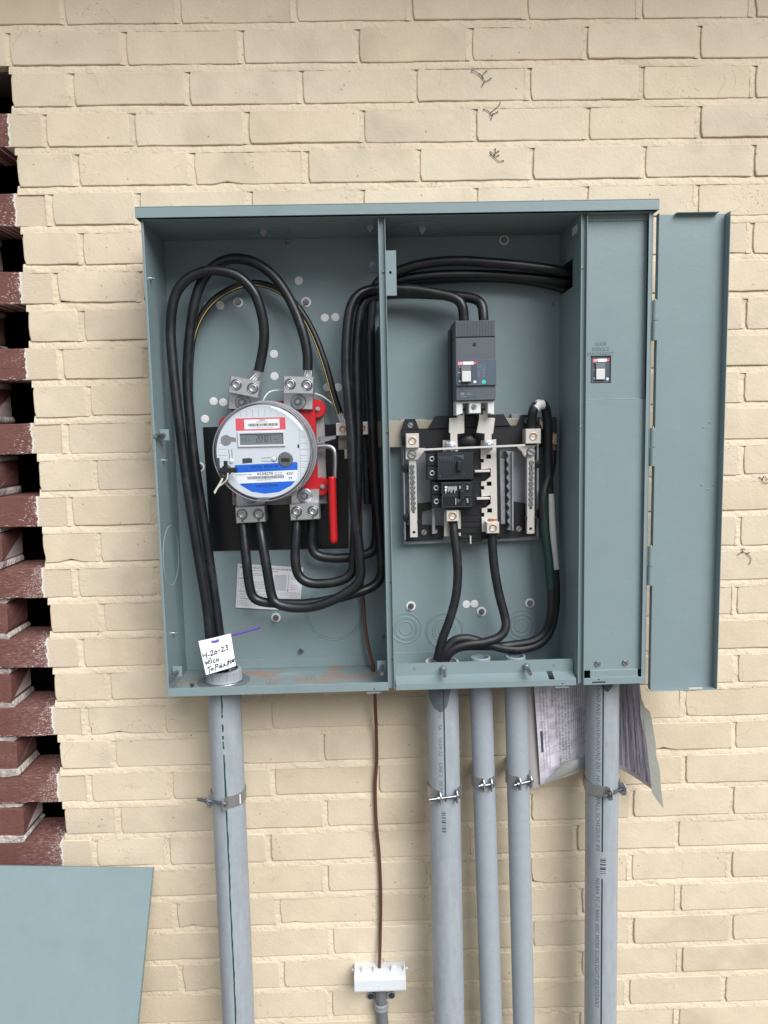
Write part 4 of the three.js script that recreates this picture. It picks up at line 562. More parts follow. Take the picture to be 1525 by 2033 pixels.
  const bus = part('bus_bar', ext(xy([[0.1453, 1.4706, 0.06], [0.1726, 1.4718, 0.06], [0.1745, 1.3054, 0.06], [0.146, 1.3042, 0.06], [0.1452, 1.332, 0.06], [0.1498, 1.3319, 0.06], [0.1499, 1.3392, 0.06], [0.1453, 1.3394, 0.06], [0.1454, 1.3476, 0.06], [0.1527, 1.3484, 0.06], [0.1619, 1.3555, 0.06], [0.162, 1.3702, 0.06], [0.1455, 1.3688, 0.06], [0.1447, 1.3816, 0.06], [0.1502, 1.3815, 0.06], [0.1502, 1.3879, 0.06], [0.1447, 1.388, 0.06], [0.1448, 1.3962, 0.06], [0.1521, 1.397, 0.06], [0.1622, 1.405, 0.06], [0.1623, 1.4195, 0.06], [0.145, 1.4181, 0.06], [0.145, 1.4308, 0.06], [0.1496, 1.4307, 0.06], [0.1496, 1.4371, 0.06], [0.1442, 1.4372, 0.06]]), 0.058, 0.0615, 0.0005, [[0.1588, 1.4409, 0.06], [0.1594, 1.3918, 0.06], [0.16, 1.3431, 0.06]].map(hole)), tin, lc);
  part('bus_stab', [bx(0.1317, 1.414, 0.0616, 0.1591, 1.4177, 0.075, 0.0005), bx(0.135, 1.3647, 0.0616, 0.1588, 1.3684, 0.075, 0.0005)], tin, bus);
  part('bus_bar', [ext(xy([[0.0764, 1.4722, 0.06], [0.1036, 1.4725, 0.06], [0.1033, 1.4445, 0.06], [0.0769, 1.4441, 0.06]]), 0.056, 0.0605, 0.0005), ext(xy([[0.0775, 1.3447, 0.06], [0.1077, 1.3449, 0.06], [0.1074, 1.3107, 0.06], [0.1009, 1.3109, 0.06], [0.1009, 1.3035, 0.06], [0.1073, 1.3033, 0.06], [0.1072, 1.2978, 0.06], [0.0769, 1.2976, 0.06]]), 0.056, 0.0605, 0.0005)], tin, lc);
  for (const p of [[0.0894, 1.4607, 0.0805], [0.1556, 1.4619, 0.0805]]) { part('washer', lathe([[0.003, 0.0016], [0.0085, 0.0012], [0.0092, -0.0004]], p, 'z', 22), zinc, lc); part('bolt', [hexHead([p[0], p[1], p[2] + 0.004], 0.0062, 0.005), lathe([[0.0001, 0.0072], [0.003, 0.007], [0.0048, 0.0062]], p, 'z', 12)], zinc, lc); part('spacer', bx(p[0] - 0.008, p[1] - 0.009, 0.0605, p[0] + 0.008, p[1] + 0.009, 0.0758, 0.0005), tin, lc); }
  // neutral bars
  const bar = (top, bot, w, first, last, n, holes) => {
    const tx = [top[0], bot[0]], g = ext([[top[0] - w, top[1]], [bot[0] - w, bot[1]], [bot[0] + w, bot[1]], [top[0] + w, top[1]]], 0.05, 0.062, 0.0006, holes.map(p => circle(p[0], p[1], 0.0027, 12))), o = part('neutral_bar', g, tin, lc);
    for (let i = 0; i < n; i++) { const t = i / (n - 1), x = first[0] + (last[0] - first[0]) * t, y = first[1] + (last[1] - first[1]) * t; screw(o, x, y, 0.0625, 0.0042, zinc, 'screw', 0.4 + i * 1.3); }
    part('bar_clip', [bx(bot[0] - w - 0.004, bot[1] + 0.026, 0.046, bot[0] - w, bot[1] + 0.032, 0.064, 0.0005), bx(bot[0] + w, bot[1] + 0.026, 0.046, bot[0] + w + 0.004, bot[1] + 0.032, 0.064, 0.0005)], blackPlastic, o); return o;
  };
  bar([0.0216, 1.4563, 0.062], [0.0216, 1.2974, 0.062], 0.0068, [0.0202, 1.4256, 0.062], [0.0216, 1.3508, 0.062], 9, [[0.0215, 1.3435, 0.062], [0.0218, 1.3066, 0.062]]);
  bar([0.235, 1.4597, 0.062], [0.235, 1.2986, 0.062], 0.0068, [0.2359, 1.428, 0.062], [0.235, 1.3531, 0.062], 9, [[0.235, 1.3457, 0.062], [0.235, 1.3078, 0.062]]);
  const tie = part('tie_bar', [ext(xy([[0.0352, 1.4585, 0.088], [0.2195, 1.4624, 0.088], [0.2195, 1.4589, 0.088], [0.0351, 1.455, 0.088]]), 0.079, 0.088, 0.0004)], M([0.78, 0.77, 0.75], 0.35, { metalness: 0.5 }), lc);
  for (const [p, s] of [[[0.0201, 1.4476, 0.07], 1], [[0.2341, 1.4482, 0.07], -1]]) { part('tie_plate', ext([[p[0] - 0.011, p[1] - 0.008], [p[0] + 0.01 * s + 0.001, p[1] - 0.009], [p[0] + 0.024 * s, p[1] + 0.008], [p[0] + 0.024 * s, p[1] + 0.0115], [p[0] - 0.011 * s, p[1] + 0.012]].sort(() => 0), 0.0625, 0.0665, 0.0005), tin, tie); screw(tie, p[0], p[1], 0.068, 0.0072, zincDull, 'screw', -0.5); }
  // box lugs
  const boxLug = (p, w, h, zb, name = 'box_lug', m = tin) => { const o = part(name, ext(rect(p[0] - w, p[1] - h, p[0] + w, p[1] + h), zb, p[2], 0.001), m, lc); part('lug_screw', lathe([[0.0036, -0.002], [0.004, 0.0006], [0.0072, 0.0008], [0.0078, -0.0006]], p, 'z', 24), M([0.6, 0.42, 0.32], 0.4, { metalness: 0.8 }), o); return o; };
  boxLug([0.021, 1.4728, 0.078], 0.0115, 0.0128, 0.05); boxLug([0.2355, 1.4761, 0.08], 0.0135, 0.0132, 0.05); boxLug([0.0901, 1.3381, 0.085], 0.0112, 0.0102, 0.0605); boxLug([0.1621, 1.3146, 0.085], 0.0112, 0.0102, 0.0616);
  const gp = part('ground_plate', bx(0.2549, 1.4548, 0.0125, 0.2921, 1.51, 0.022, 0.0008), M([0.07, 0.07, 0.065], 0.5, { metalness: 0.4 }), lc);
  const gl = M([0.34, 0.32, 0.27], 0.5, { metalness: 0.6 }); boxLug([0.2653, 1.4978, 0.045], 0.0105, 0.0098, 0.022, 'ground_lug', gl); boxLug([0.2748, 1.4694, 0.048], 0.011, 0.0098, 0.022, 'ground_lug', gl);
  // hook rails for the breakers
  const rail = (P, z) => part('hook_rail', ext(xy(P), z, z + 0.009, 0.0005), galv, lc);
  const teeth = []; { const a = [0.1971, 1.4494, 0.055], b = [0.1995, 1.3059, 0.055], w = 0.0055; for (let i = 0; i <= 18; i++) { const t = i / 18; teeth.push([a[0] + (b[0] - a[0]) * t - w + (i % 2 ? 0.0042 : 0), a[1] + (b[1] - a[1]) * t]); } teeth.push([b[0] + w, b[1] - 0.002], [a[0] + w, a[1]]); }
  part('hook_rail', [ext(teeth, 0.03, 0.055, 0.0004), bx(0.2008, 1.3059, 0.055, 0.2035, 1.4494, 0.062, 0.0004)], galv, lc);
  rail([[0.0554, 1.4031, 0.05], [0.06, 1.403, 0.05], [0.0614, 1.3068, 0.05], [0.0651, 1.3104, 0.05], [0.065, 1.303, 0.05], [0.0557, 1.3013, 0.05]], 0.045);
  part('side_web', ext(xy([[0.1805, 1.4365, 0.04], [0.1907, 1.4362, 0.04], [0.1921, 1.3153, 0.04], [0.1818, 1.3156, 0.04]]), 0.03, 0.044, 0.0005), galv, lc);
}
// ---------- two double pole breakers ----------
{
  const bk = (label, P, opts) => {
    const b = thing('circuit_breaker', label, 'circuit breaker'), [x0, y1, x1, y0] = P, ym = (y0 + y1) / 2, zf = 0.092, w = x1 - x0;
    const dk = M(opts.col, 0.4);
    for (const [a, c] of [[y0, ym - 0.0004], [ym + 0.0004, y1]]) { const p = part('pole', [ext([[x0, a], [x1, a], [x1, c], [x0, c]], 0.05, zf - 0.012, 0.001), ext([[x0 + w * 0.2, a + 0.0006], [x1 - w * 0.02, a + 0.0006], [x1 - w * 0.02, c - 0.0006], [x0 + w * 0.2, c - 0.0006]], zf - 0.0125, zf, 0.001)], dk, b); const s = [x0 + w * 0.105, (a + c) / 2, zf - 0.0115]; part('wire_screw', lathe([[0.0025, 0], [0.0028, 0.0016], [0.0048, 0.0014], [0.0052, 0]], s, 'z', 18), zincDull, p); }
    const pg = new THREE.PlaneGeometry(w * 0.74, (y1 - y0) * 0.94); pg.translate(x0 + w * 0.59, ym, zf + 0.0003); part('printed_label', pg, M([1, 1, 1], 0.4, { map: opts.map }), b);
    part('handle_tie', bx(x0 + w * 0.62, ym - 0.0085, zf, x0 + w * 0.72, ym + 0.0085, zf + 0.009, 0.0012), blackPlastic, b); return b;
  };
  const plain = canvasTex(384, 256, (c, w, h) => { c.fillStyle = '#20252a'; c.fillRect(0, 0, w, h); c.strokeStyle = '#39424a'; c.lineWidth = 3; c.strokeRect(4, 6, 190, 112); c.strokeRect(4, 138, 190, 112); c.fillStyle = '#4a545c'; for (let i = 0; i < 12; i++) c.fillRect(12 + i * 14, 26, 5, 30 + (i * 23) % 44); c.beginPath(); c.arc(168, 24, 8, 0, 7); c.arc(276, 24, 7, 0, 7); c.arc(278, 60, 7, 0, 7); c.fill(); c.fillRect(18, 210, 6, 34); c.font = '20px sans-serif'; c.fillText('20', 270, 214); });
  const fifty = canvasTex(384, 256, (c, w, h) => {
    c.fillStyle = '#101317'; c.fillRect(0, 0, w, h); c.strokeStyle = '#5a646d'; c.lineWidth = 3; c.strokeRect(4, 6, 236, 112); c.strokeRect(4, 136, 236, 112); c.strokeRect(262, 6, 80, 112); c.strokeRect(262, 136, 80, 112); c.fillStyle = '#d8dde2'; for (let i = 0; i < 11; i++) c.fillRect(62 + i * 11, 36 + (i % 3) * 4, 5, 26 + (i * 31) % 42); c.beginPath(); c.arc(48, 48, 13, 0, 7); c.arc(48, 76, 13, 0, 7); c.fill(); c.fillRect(44, 78, 6, 32); c.fillRect(160, 160, 7, 66);
    const rot = (t, x, y, s) => { c.save(); c.translate(x, y); c.rotate(Math.PI / 2); c.font = `bold ${s}px sans-serif`; c.fillText(t, 0, 0); c.restore(); }; rot('50', 206, 36, 26); rot('50', 206, 168, 26); rot('ON', 292, 34, 28); rot('OFF', 292, 164, 26); rot('240V', 184, 168, 16);
  });
  bk('upper double pole breaker in matte charcoal, its markings barely legible', [0.0461, 1.4521, 0.1289, 1.4024], { col: [0.018, 0.02, 0.023], map: plain });
  bk('lower double pole breaker in glossy black with white 50 markings', [0.0534, 1.3997, 0.1312, 1.3523], { col: [0.009, 0.01, 0.013], map: fifty });
}

// ---------- warning sheet, utility tag ----------
function patch(P, nu, nv, zf = () => 0, thick = 0.0006) { // P: four corners as bl, br, tr, tl; a thin closed sheet
  const v = P.map(p => new THREE.Vector3(...p)), pos = [], uv = [], idx = [];
  for (const s of [0, 1]) for (let j = 0; j <= nv; j++) for (let i = 0; i <= nu; i++) { const a = i / nu, b = j / nv, p = v[0].clone().multiplyScalar((1 - a) * (1 - b)).addScaledVector(v[1], a * (1 - b)).addScaledVector(v[2], a * b).addScaledVector(v[3], (1 - a) * b); const d = zf(a, b), e = Array.isArray(d) ? d : [0, 0, d]; pos.push(p.x + e[0], p.y + e[1], p.z + e[2] - s * thick); uv.push(a, b); }
  const n = nu + 1, o = n * (nv + 1); for (let j = 0; j < nv; j++) for (let i = 0; i < nu; i++) { const a = j * n + i; idx.push(a, a + 1, a + n + 1, a, a + n + 1, a + n); idx.push(o + a, o + a + n + 1, o + a + 1, o + a, o + a + n, o + a + n + 1); }
  const rim = []; for (let i = 0; i < nu; i++) rim.push([i + 1, i], [nv * n + i, nv * n + i + 1]); for (let j = 0; j < nv; j++) rim.push([j * n, (j + 1) * n], [(j + 1) * n + nu, j * n + nu]); for (const [a, b] of rim) idx.push(a, b, o + b, a, o + b, o + a);
  const g = new THREE.BufferGeometry(); g.setAttribute('position', new THREE.Float32BufferAttribute(pos, 3)); g.setAttribute('uv', new THREE.Float32BufferAttribute(uv, 2)); g.setIndex(idx); const q = g.toNonIndexed(); q.computeVertexNormals(); return q;
}
{
  const t = canvasTex(1024, 768, (c, w, h) => {
    c.fillStyle = '#dcdde3'; c.fillRect(0, 0, w, h); c.strokeStyle = '#44464e'; c.lineWidth = 3; c.strokeRect(24, 24, w - 48, h - 70); c.fillStyle = '#1c1d22'; c.font = 'bold 36px sans-serif'; c.fillText('WARNING: CIRCUIT MAY BE LIVE WITH METER REMOVED', 44, 70, w - 100); c.font = 'bold 22px sans-serif'; c.fillText('MORE THAN ONE DISCONNECT MAY BE REQUIRED', 120, 108);
    const block = (x, y, ww, n, lh, s) => { c.font = `${s}px sans-serif`; const words = ['THIS', 'DEVICE', 'IS', 'NOT', 'SUITABLE', 'FOR', 'CIRCUIT', 'WIRE', 'ONLY', 'USE', 'BYPASS', 'LEVER', 'SERVICE', 'RATED', 'COVER', 'CLOSED']; for (let i = 0; i < n; i++) { let l = ''; for (let k = 0; k < 9; k++) l += words[(i * 5 + k * 3) % 16] + ' '; c.fillText(l, x, y + i * lh, ww); } };
    block(60, 160, 480, 2, 32, 24); c.font = 'bold 36px sans-serif'; c.fillText('CAUTION', 36, 262); block(60, 310, 470, 4, 34, 22); c.fillRect(24, 450, w - 48, 3); c.font = 'bold 26px sans-serif'; c.fillText('USE CU OR AL WIRE ONLY', 44, 486); block(44, 520, 440, 2, 28, 20); c.fillRect(24, 570, 560, 3); c.font = 'bold 26px sans-serif'; c.fillText('ALLOWABLE WIRE SIZES', 60, 612); block(44, 648, 520, 3, 28, 20); block(600, 486, 390, 4, 34, 24);
    c.fillStyle = '#b9bac2'; c.fillRect(580, 150, 200, 280); c.fillStyle = '#1c1d22'; c.fillRect(806, 140, 5, 280); c.beginPath(); c.moveTo(796, 410); c.lineTo(822, 410); c.lineTo(808, 440); c.fill(); block(850, 150, 130, 3, 34, 22); block(850, 330, 130, 3, 34, 20);
  });
  solo('warning_sheet', patch([[-0.3153, 1.165, 0.0142], [-0.1949, 1.1549, 0.0142], [-0.1854, 1.2381, 0.0142], [-0.3079, 1.2489, 0.0142]], 8, 6, (a, b) => 0.0008 * Math.sin(a * 5) * (1 - b)), M([1, 1, 1], 0.55, { map: t }), 'white printed warning sheet stuck to the back of the cabinet behind cables', 'label sheet');
  const tag_ = thing('cable_tag', 'white plastic tag with handwritten date tied on with a purple strap', 'tag');
  const note = canvasTex(512, 512, (c, w, h) => {
    c.fillStyle = '#f1f4f8'; c.fillRect(0, 0, w, h); c.strokeStyle = '#0d0e12'; c.lineCap = c.lineJoin = 'round'; c.lineWidth = 15;
    const pen = (x, y, s, ...st) => { for (const q of st) { c.beginPath(); q.forEach(([a, b], i) => i ? c.lineTo(x + a * s, y + b * s) : c.moveTo(x + a * s, y + b * s)); c.stroke(); } };
    const o = [[3, 3], [0, 7], [2, 11], [6, 10], [7, 5], [4, 3]];
    pen(20, 195, 6, [[1, 0], [0, 7], [10, 4]], [[10, -1], [9, 15]]); pen(100, 240, 6, [[0, 0], [6, 0]]); pen(150, 185, 6, [[0, 2], [4, -1], [7, 2], [0, 12], [9, 10]]); pen(212, 188, 5.5, o, [[3, 3], [6, 2]]); pen(270, 214, 6, [[0, 0], [6, -1]]); pen(325, 170, 6, [[0, 2], [4, -1], [7, 2], [0, 12], [9, 10]]); pen(396, 160, 6, [[0, 1], [7, 0], [3, 5], [7, 8], [4, 12], [-1, 11]]);
    pen(30, 312, 6, [[0, 0], [2, 9], [5, 3], [8, 9], [10, 0]]); pen(108, 316, 6, [[0, 0], [0, 9]], [[1, -5], [1, -4]]); pen(136, 288, 6, [[0, 0], [0, 13]]); pen(160, 320, 6, [[6, 0], [1, 3], [2, 8], [7, 7]]); pen(214, 312, 6, o.map(([a, b]) => [a, b * 0.7]));
    pen(44, 410, 6, [[0, 2], [11, -1]], [[5, 1], [4, 15]]); pen(100, 430, 6, o.map(([a, b]) => [a, b * 0.6])); pen(178, 400, 6, [[2, 0], [0, 15]], [[2, 0], [9, 1], [7, 6], [1, 7]]); pen(238, 425, 5, o.map(([a, b]) => [a, b * 0.8])); pen(282, 400, 6, [[0, 0], [0, 11], [6, 10]], [[6, 5], [10, 5], [7, 9], [13, 9]]); pen(374, 380, 6, [[6, 0], [-1, 18]]); pen(402, 408, 5, [[2, 0], [0, 12]], [[2, 2], [8, 0]]); pen(436, 412, 5, [[0, 0], [0, 9]], [[1, -6], [1, -5]]); pen(452, 408, 4, [[6, 0], [1, 2], [5, 6], [0, 9]]); pen(474, 406, 4, [[0, 5], [5, 3], [3, 0], [0, 6], [6, 9]]); pen(494, 402, 4, [[1, 0], [0, 11]], [[1, 2], [5, 0]]);
  });
  const P = [[-0.3517, 1.0727, 0.128], [-0.2995, 1.0869, 0.126], [-0.3084, 1.1413, 0.112], [-0.3657, 1.1292, 0.112]], pl = part('plate', patch(P, 6, 6, (a, b) => 0.0015 * Math.sin(a * 3.1), 0.0012), M([1, 1, 1], 0.4, { map: note }), tag_);
  part('slot', tube([[-0.342, 1.128, 0.1132], [-0.3343, 1.1285, 0.1142], [-0.329, 1.1314, 0.1136]], 0.0028, 12, 10).scale(1, 1, 1), M([0.16, 0.09, 0.4], 0.45), pl);
  part('strap', tube([[-0.3371, 1.1296, 0.113], [-0.326, 1.1343, 0.105], [-0.3136, 1.1344, 0.1], [-0.2946, 1.1385, 0.1], [-0.2729, 1.1443, 0.1], [-0.2583, 1.1479, 0.101]], 0.0024, 40, 10), M([0.13, 0.075, 0.33], 0.4), tag_);
}

// ---------- conduits ----------
const pvcMap = s => dataTex(512, (u, v) => { const n = fbm(u * 8, v * 8, 121 + s, 4, 8) - 0.5, f = fbm(u * 60, v * 60, 125 + s, 2, 60) - 0.5, m = 1 + 0.05 * n + 0.04 * f; return [m * 0.6, m * 0.635, m * 0.67]; }, true, 0.5);
const pvc = M([1, 1, 1], 0.42, { map: pvcMap(0), bumpMap: rubberBump, bumpScale: 0.0001 });
function pvcPrint(draw) { // sheet wrapped round the pipe: middle of the picture faces out
  return M([1, 1, 1], 0.42, { bumpMap: null, map: canvasTex(1024, 2048, (c, w, h) => { c.fillStyle = '#98a1aa'; c.fillRect(0, 0, w, h); const s0 = seed; seed = 99; for (let i = 0; i < 2600; i++) { c.fillStyle = rnd() < 0.5 ? 'rgba(138,146,154,0.16)' : 'rgba(166,172,178,0.16)'; c.fillRect(rnd() * w, rnd() * h, 6 + rnd() * 60, 10 + rnd() * 90); } seed = s0; draw(c, w, h); }) });
}
const down = (c, t, x, y, s, len) => { c.save(); c.translate(x, y); c.rotate(Math.PI / 2); c.font = `${s}px sans-serif`; c.scale(len / c.measureText(t).width, 1); c.fillText(t, 0, 0); c.restore(); };
const bars = (c, x, y, w, n) => { let q = 7, p = y; for (let i = 0; i < n; i++) { q = (q * 31 + 7) % 53; const b = 2 + q % 6; c.fillRect(x, p, w, b); p += b + 3 + q % 4; } };
const prints = {
  stripe: pvcPrint((c, w, h) => { c.fillStyle = '#1d4a45'; for (let y = 20; y < h; y += 3) { const q = fbm(y * 0.02, 3, 7); if (y > 90 && y < 240 && vnoise(y * 0.09, 1, 5) > 0.55) continue; c.fillRect(w * 0.497 + 8 * (q - 0.5), y, 11 + 7 * vnoise(y * 0.05, 9, 2), 4); } }),
  dated: pvcPrint((c, w, h) => { c.fillStyle = '#39434e'; c.fillRect(w * 0.488, 0, 15, 450); c.fillStyle = '#4a5560'; down(c, 'ENT     49411     SA     10-09-22     LINE 2   09:59:44', w * 0.438, 30, 48, 415); bars(c, w * 0.452, 490, 44, 10); c.fillStyle = 'rgba(58,68,78,0.6)'; c.beginPath(); c.moveTo(w * 0.3, 0); c.lineTo(w * 0.32, 70); c.lineTo(w * 0.4, 105); c.lineTo(w * 0.47, 118); c.lineTo(w * 0.53, 96); c.lineTo(w * 0.57, 40); c.lineTo(w * 0.6, 0); c.fill(); }),
  rated: pvcPrint((c, w, h) => { c.fillStyle = '#2f3842'; c.fillRect(w * 0.452, 0, 15, 665); c.fillRect(w * 0.452, 770, 15, 1278); bars(c, w * 0.44, 690, 56, 8); c.fillStyle = '#46515c'; down(c, 'ABOVEGROUND AND UNDERGROUND ENT', w * 0.398, -62, 52, 424); down(c, 'HEAVY WALL SCHEDULE 80', w * 0.398, 372, 52, 292); down(c, 'NEMA TC-2 MAX 90C WIRE SUNLIGHT RESISTANT', w * 0.398, 768, 52, 520); c.fillStyle = 'rgba(45,54,64,0.75)'; c.beginPath(); c.moveTo(w * 0.42, 0); c.lineTo(w * 0.45, 46); c.lineTo(w * 0.5, 60); c.lineTo(w * 0.55, 40); c.lineTo(w * 0.56, 0); c.fill(); })
};
function conduit(name, label, top, low, r, m, yTop) {
  const t = (0.004 - top[1]) / (low[1] - top[1]), foot = top.map((v, i) => v + (low[i] - v) * t), s = (yTop - top[1]) / (low[1] - top[1]), head = top.map((v, i) => v + (low[i] - v) * s);
  const o = thing('conduit', label, 'conduit'), d = new THREE.Vector3(...head).sub(new THREE.Vector3(...foot)), g = new THREE.CylinderGeometry(r, r, d.length(), 40, 1, true); g.rotateY(Math.PI);
  if (m === pvc) { const uv = g.attributes.uv; for (let i = 0; i < uv.count; i++) uv.setXY(i, uv.getX(i) * 6.283 * r, uv.getY(i) * d.length()); }
  g.applyQuaternion(new THREE.Quaternion().setFromUnitVectors(new THREE.Vector3(0, 1, 0), d.clone().normalize())); g.translate((head[0] + foot[0]) / 2, (head[1] + foot[1]) / 2, (head[2] + foot[2]) / 2);
  part('pipe', g, m, o);
  part('hub', lathe([[r - 0.003, 0], [r + 0.0028, 0], [r + 0.0032, -0.008], [r + 0.002, -0.013], [r - 0.003, -0.013]], [head[0], yTop, head[2]], 'y', 32), pvc, o);
  return { o, head, foot, at: y => { const q = (y - foot[1]) / (head[1] - foot[1]); return foot.map((v, i) => v + (head[i] - v) * q); } };
}
const YU = 1.0428;
const P1 = conduit('conduit', 'fat grey conduit with a dark green stripe rising into the meter side', [-0.3302, 1.0056, 0.085], [-0.332, 0.3677, 0.085], 0.0302, prints.stripe, YU);
const P2 = conduit('conduit', 'fat grey conduit printed with a date code under the breaker side', [0.0683, 0.986, 0.078], [0.0727, 0.345, 0.078], 0.0295, prints.dated, YU);
const P3 = conduit('conduit', 'slim grey conduit beside the date printed fat one', [0.1409, 0.9816, 0.072], [0.156, 0.3364, 0.072], 0.0208, pvc, YU);
const P4 = conduit('conduit', 'slim grey conduit next to the folded paper notices', [0.2056, 0.9796, 0.072], [0.2192, 0.3338, 0.072], 0.0208, pvc, YU);
const P5 = conduit('conduit', 'fat grey conduit printed with underground rating, passing in front of the paper notices', [0.3648, 0.977, 0.078], [0.3678, 0.3328, 0.078], 0.0302, prints.rated, YU);
{ // threaded ends and bushings standing on the cabinet floor
  const h = P1.head, b = part('bushing', lathe([[0.026, 0.02], [0.03, 0.02], [0.0314, 0.0175], [0.0314, 0.004], [0.033, 0.003], [0.033, 0]], [h[0], YB + 0.004, h[2] - 0.005], 'y', 40), M([0.32, 0.35, 0.39], 0.45), P1.o);
  const g = []; for (let i = 0; i < 16; i++) { const a = i / 16 * 6.283; g.push(bx(h[0] + 0.0315 * Math.sin(a) - 0.0008, YB + 0.008, h[2] - 0.005 + 0.0315 * Math.cos(a) - 0.0008, h[0] + 0.0315 * Math.sin(a) + 0.0008, YB + 0.0215, h[2] - 0.005 + 0.0315 * Math.cos(a) + 0.0008, 0.0003)); } part('grip_rib', g, M([0.36, 0.39, 0.43], 0.45), b);
  part('locknut', [lathe([[0.029, 0.0042], [0.0355, 0.0042], [0.0365, 0.002], [0.0365, 0]], [h[0], YB, h[2] - 0.005], 'y', 10)], zinc, P1.o);
  part('reducing_washer', lathe([[0.03, 0.0022], [0.045, 0.002], [0.0468, 0.001], [0.0468, 0]], [h[0], YB + 0.0002, h[2] - 0.005], 'y', 48), M([0.13, 0.155, 0.17], 0.45), P1.o);
  for (const [p, r, hh] of [[P2, 0.0305, 0.026], [P3, 0.0185, 0.03], [P4, 0.0185, 0.03]]) part('threaded_end', lathe([[r - 0.0045, -0.01], [r - 0.0045, hh - 0.001], [r - 0.003, hh], [r - 0.001, hh], [r, hh - 0.001], [r, -0.01]], [p.head[0], YB, p.head[2]], 'y', 36), p === P2 ? M([0.5, 0.51, 0.52], 0.45) : M([0.3, 0.36, 0.42], 0.45), p.o);
}
// strut straps round the conduits
function clamp(p, y, r, phi, gap, label, tail) {
  const c = p.at(y), o = thing('conduit_clamp', label, 'conduit clamp', null, c); o.rotation.y = phi;
  const a = Math.asin(gap / r), ri = r + 0.0004, ro = r + 0.0024, s = new THREE.Shape(); s.absarc(0, 0, ro, -Math.PI / 2 + a, 1.5 * Math.PI - a, false); s.absarc(0, 0, ri, 1.5 * Math.PI - a, -Math.PI / 2 + a, true);
  const g = new THREE.ExtrudeGeometry(s, { depth: 0.021, bevelEnabled: false, curveSegments: 48 }); g.translate(0, 0, -0.0105); g.rotateX(-Math.PI / 2);
  part('band', uvm(g), zincDull, o);
  const z0 = Math.sqrt(r * r - gap * gap), z1 = r + 0.013;
  for (const q of [-1, 1]) { const e = new THREE.Shape([[0, 0.0105], [(z1 - z0) * 0.7, 0.0115], [z1 - z0, 0.006], [z1 - z0, -0.009], [(z1 - z0) * 0.6, -0.013], [0, -0.0105]].map(v => new THREE.Vector2(...v))), eg = new THREE.ExtrudeGeometry(e, { depth: 0.002, bevelEnabled: false }); eg.rotateY(-Math.PI / 2); eg.translate(q * gap + (q > 0 ? 0.002 : 0), 0, z0); part('ear', uvm(eg), zincDull, o); }
  const zb = r + 0.006; const b = part('bolt', [rod([-gap - tail, -0.001, zb], [gap + 0.003, 0.001, zb], 0.003, 0.003, 12), rod([gap + 0.002, 0.001, zb], [gap + 0.0055, 0.001, zb], 0.0055, 0.0042, 14)], boltSteel, o);
  part('nut', hexHead([-gap - 0.0045, 0, zb], 0.0062, 0.005, 'x'), boltSteel, b);
  part('strut_foot', [bx(-0.006, -0.01, -c[2] - 0.001, 0.006, 0.01, -r - 0.0022, 0.001)], zincDull, o, [0, 0, 0], [0, -phi, 0]); return o;
}
const c1 = clamp(P1, 0.8312, 0.0302, -0.42, 0.0155, 'galvanised strap with a long bolt on the green striped conduit', 0.026);
part('sticker', patch([[0.027, -0.009, 0.0165], [0.0322, -0.009, 0.0085], [0.0322, 0.009, 0.0085], [0.027, 0.009, 0.0165]], 2, 2, () => 0, 0.0004), M([0.68, 0.68, 0.67], 0.5), c1);
clamp(P2, 0.8248, 0.0295, 0.12, 0.0145, 'galvanised strap with a long bolt on the date printed conduit', 0.022);
clamp(P3, 0.8389, 0.0208, 0.1, 0.0062, 'small strap with its ears close together on a slim conduit', 0.011);
clamp(P4, 0.8407, 0.0208, 0.3, 0.0105, 'small strap on the slim conduit beside the paper notices', 0.012);
const c5 = clamp(P5, 0.8244, 0.0302, 0.5, 0.0165, 'strap with a thumb bolt on the underground rated conduit', 0.016);

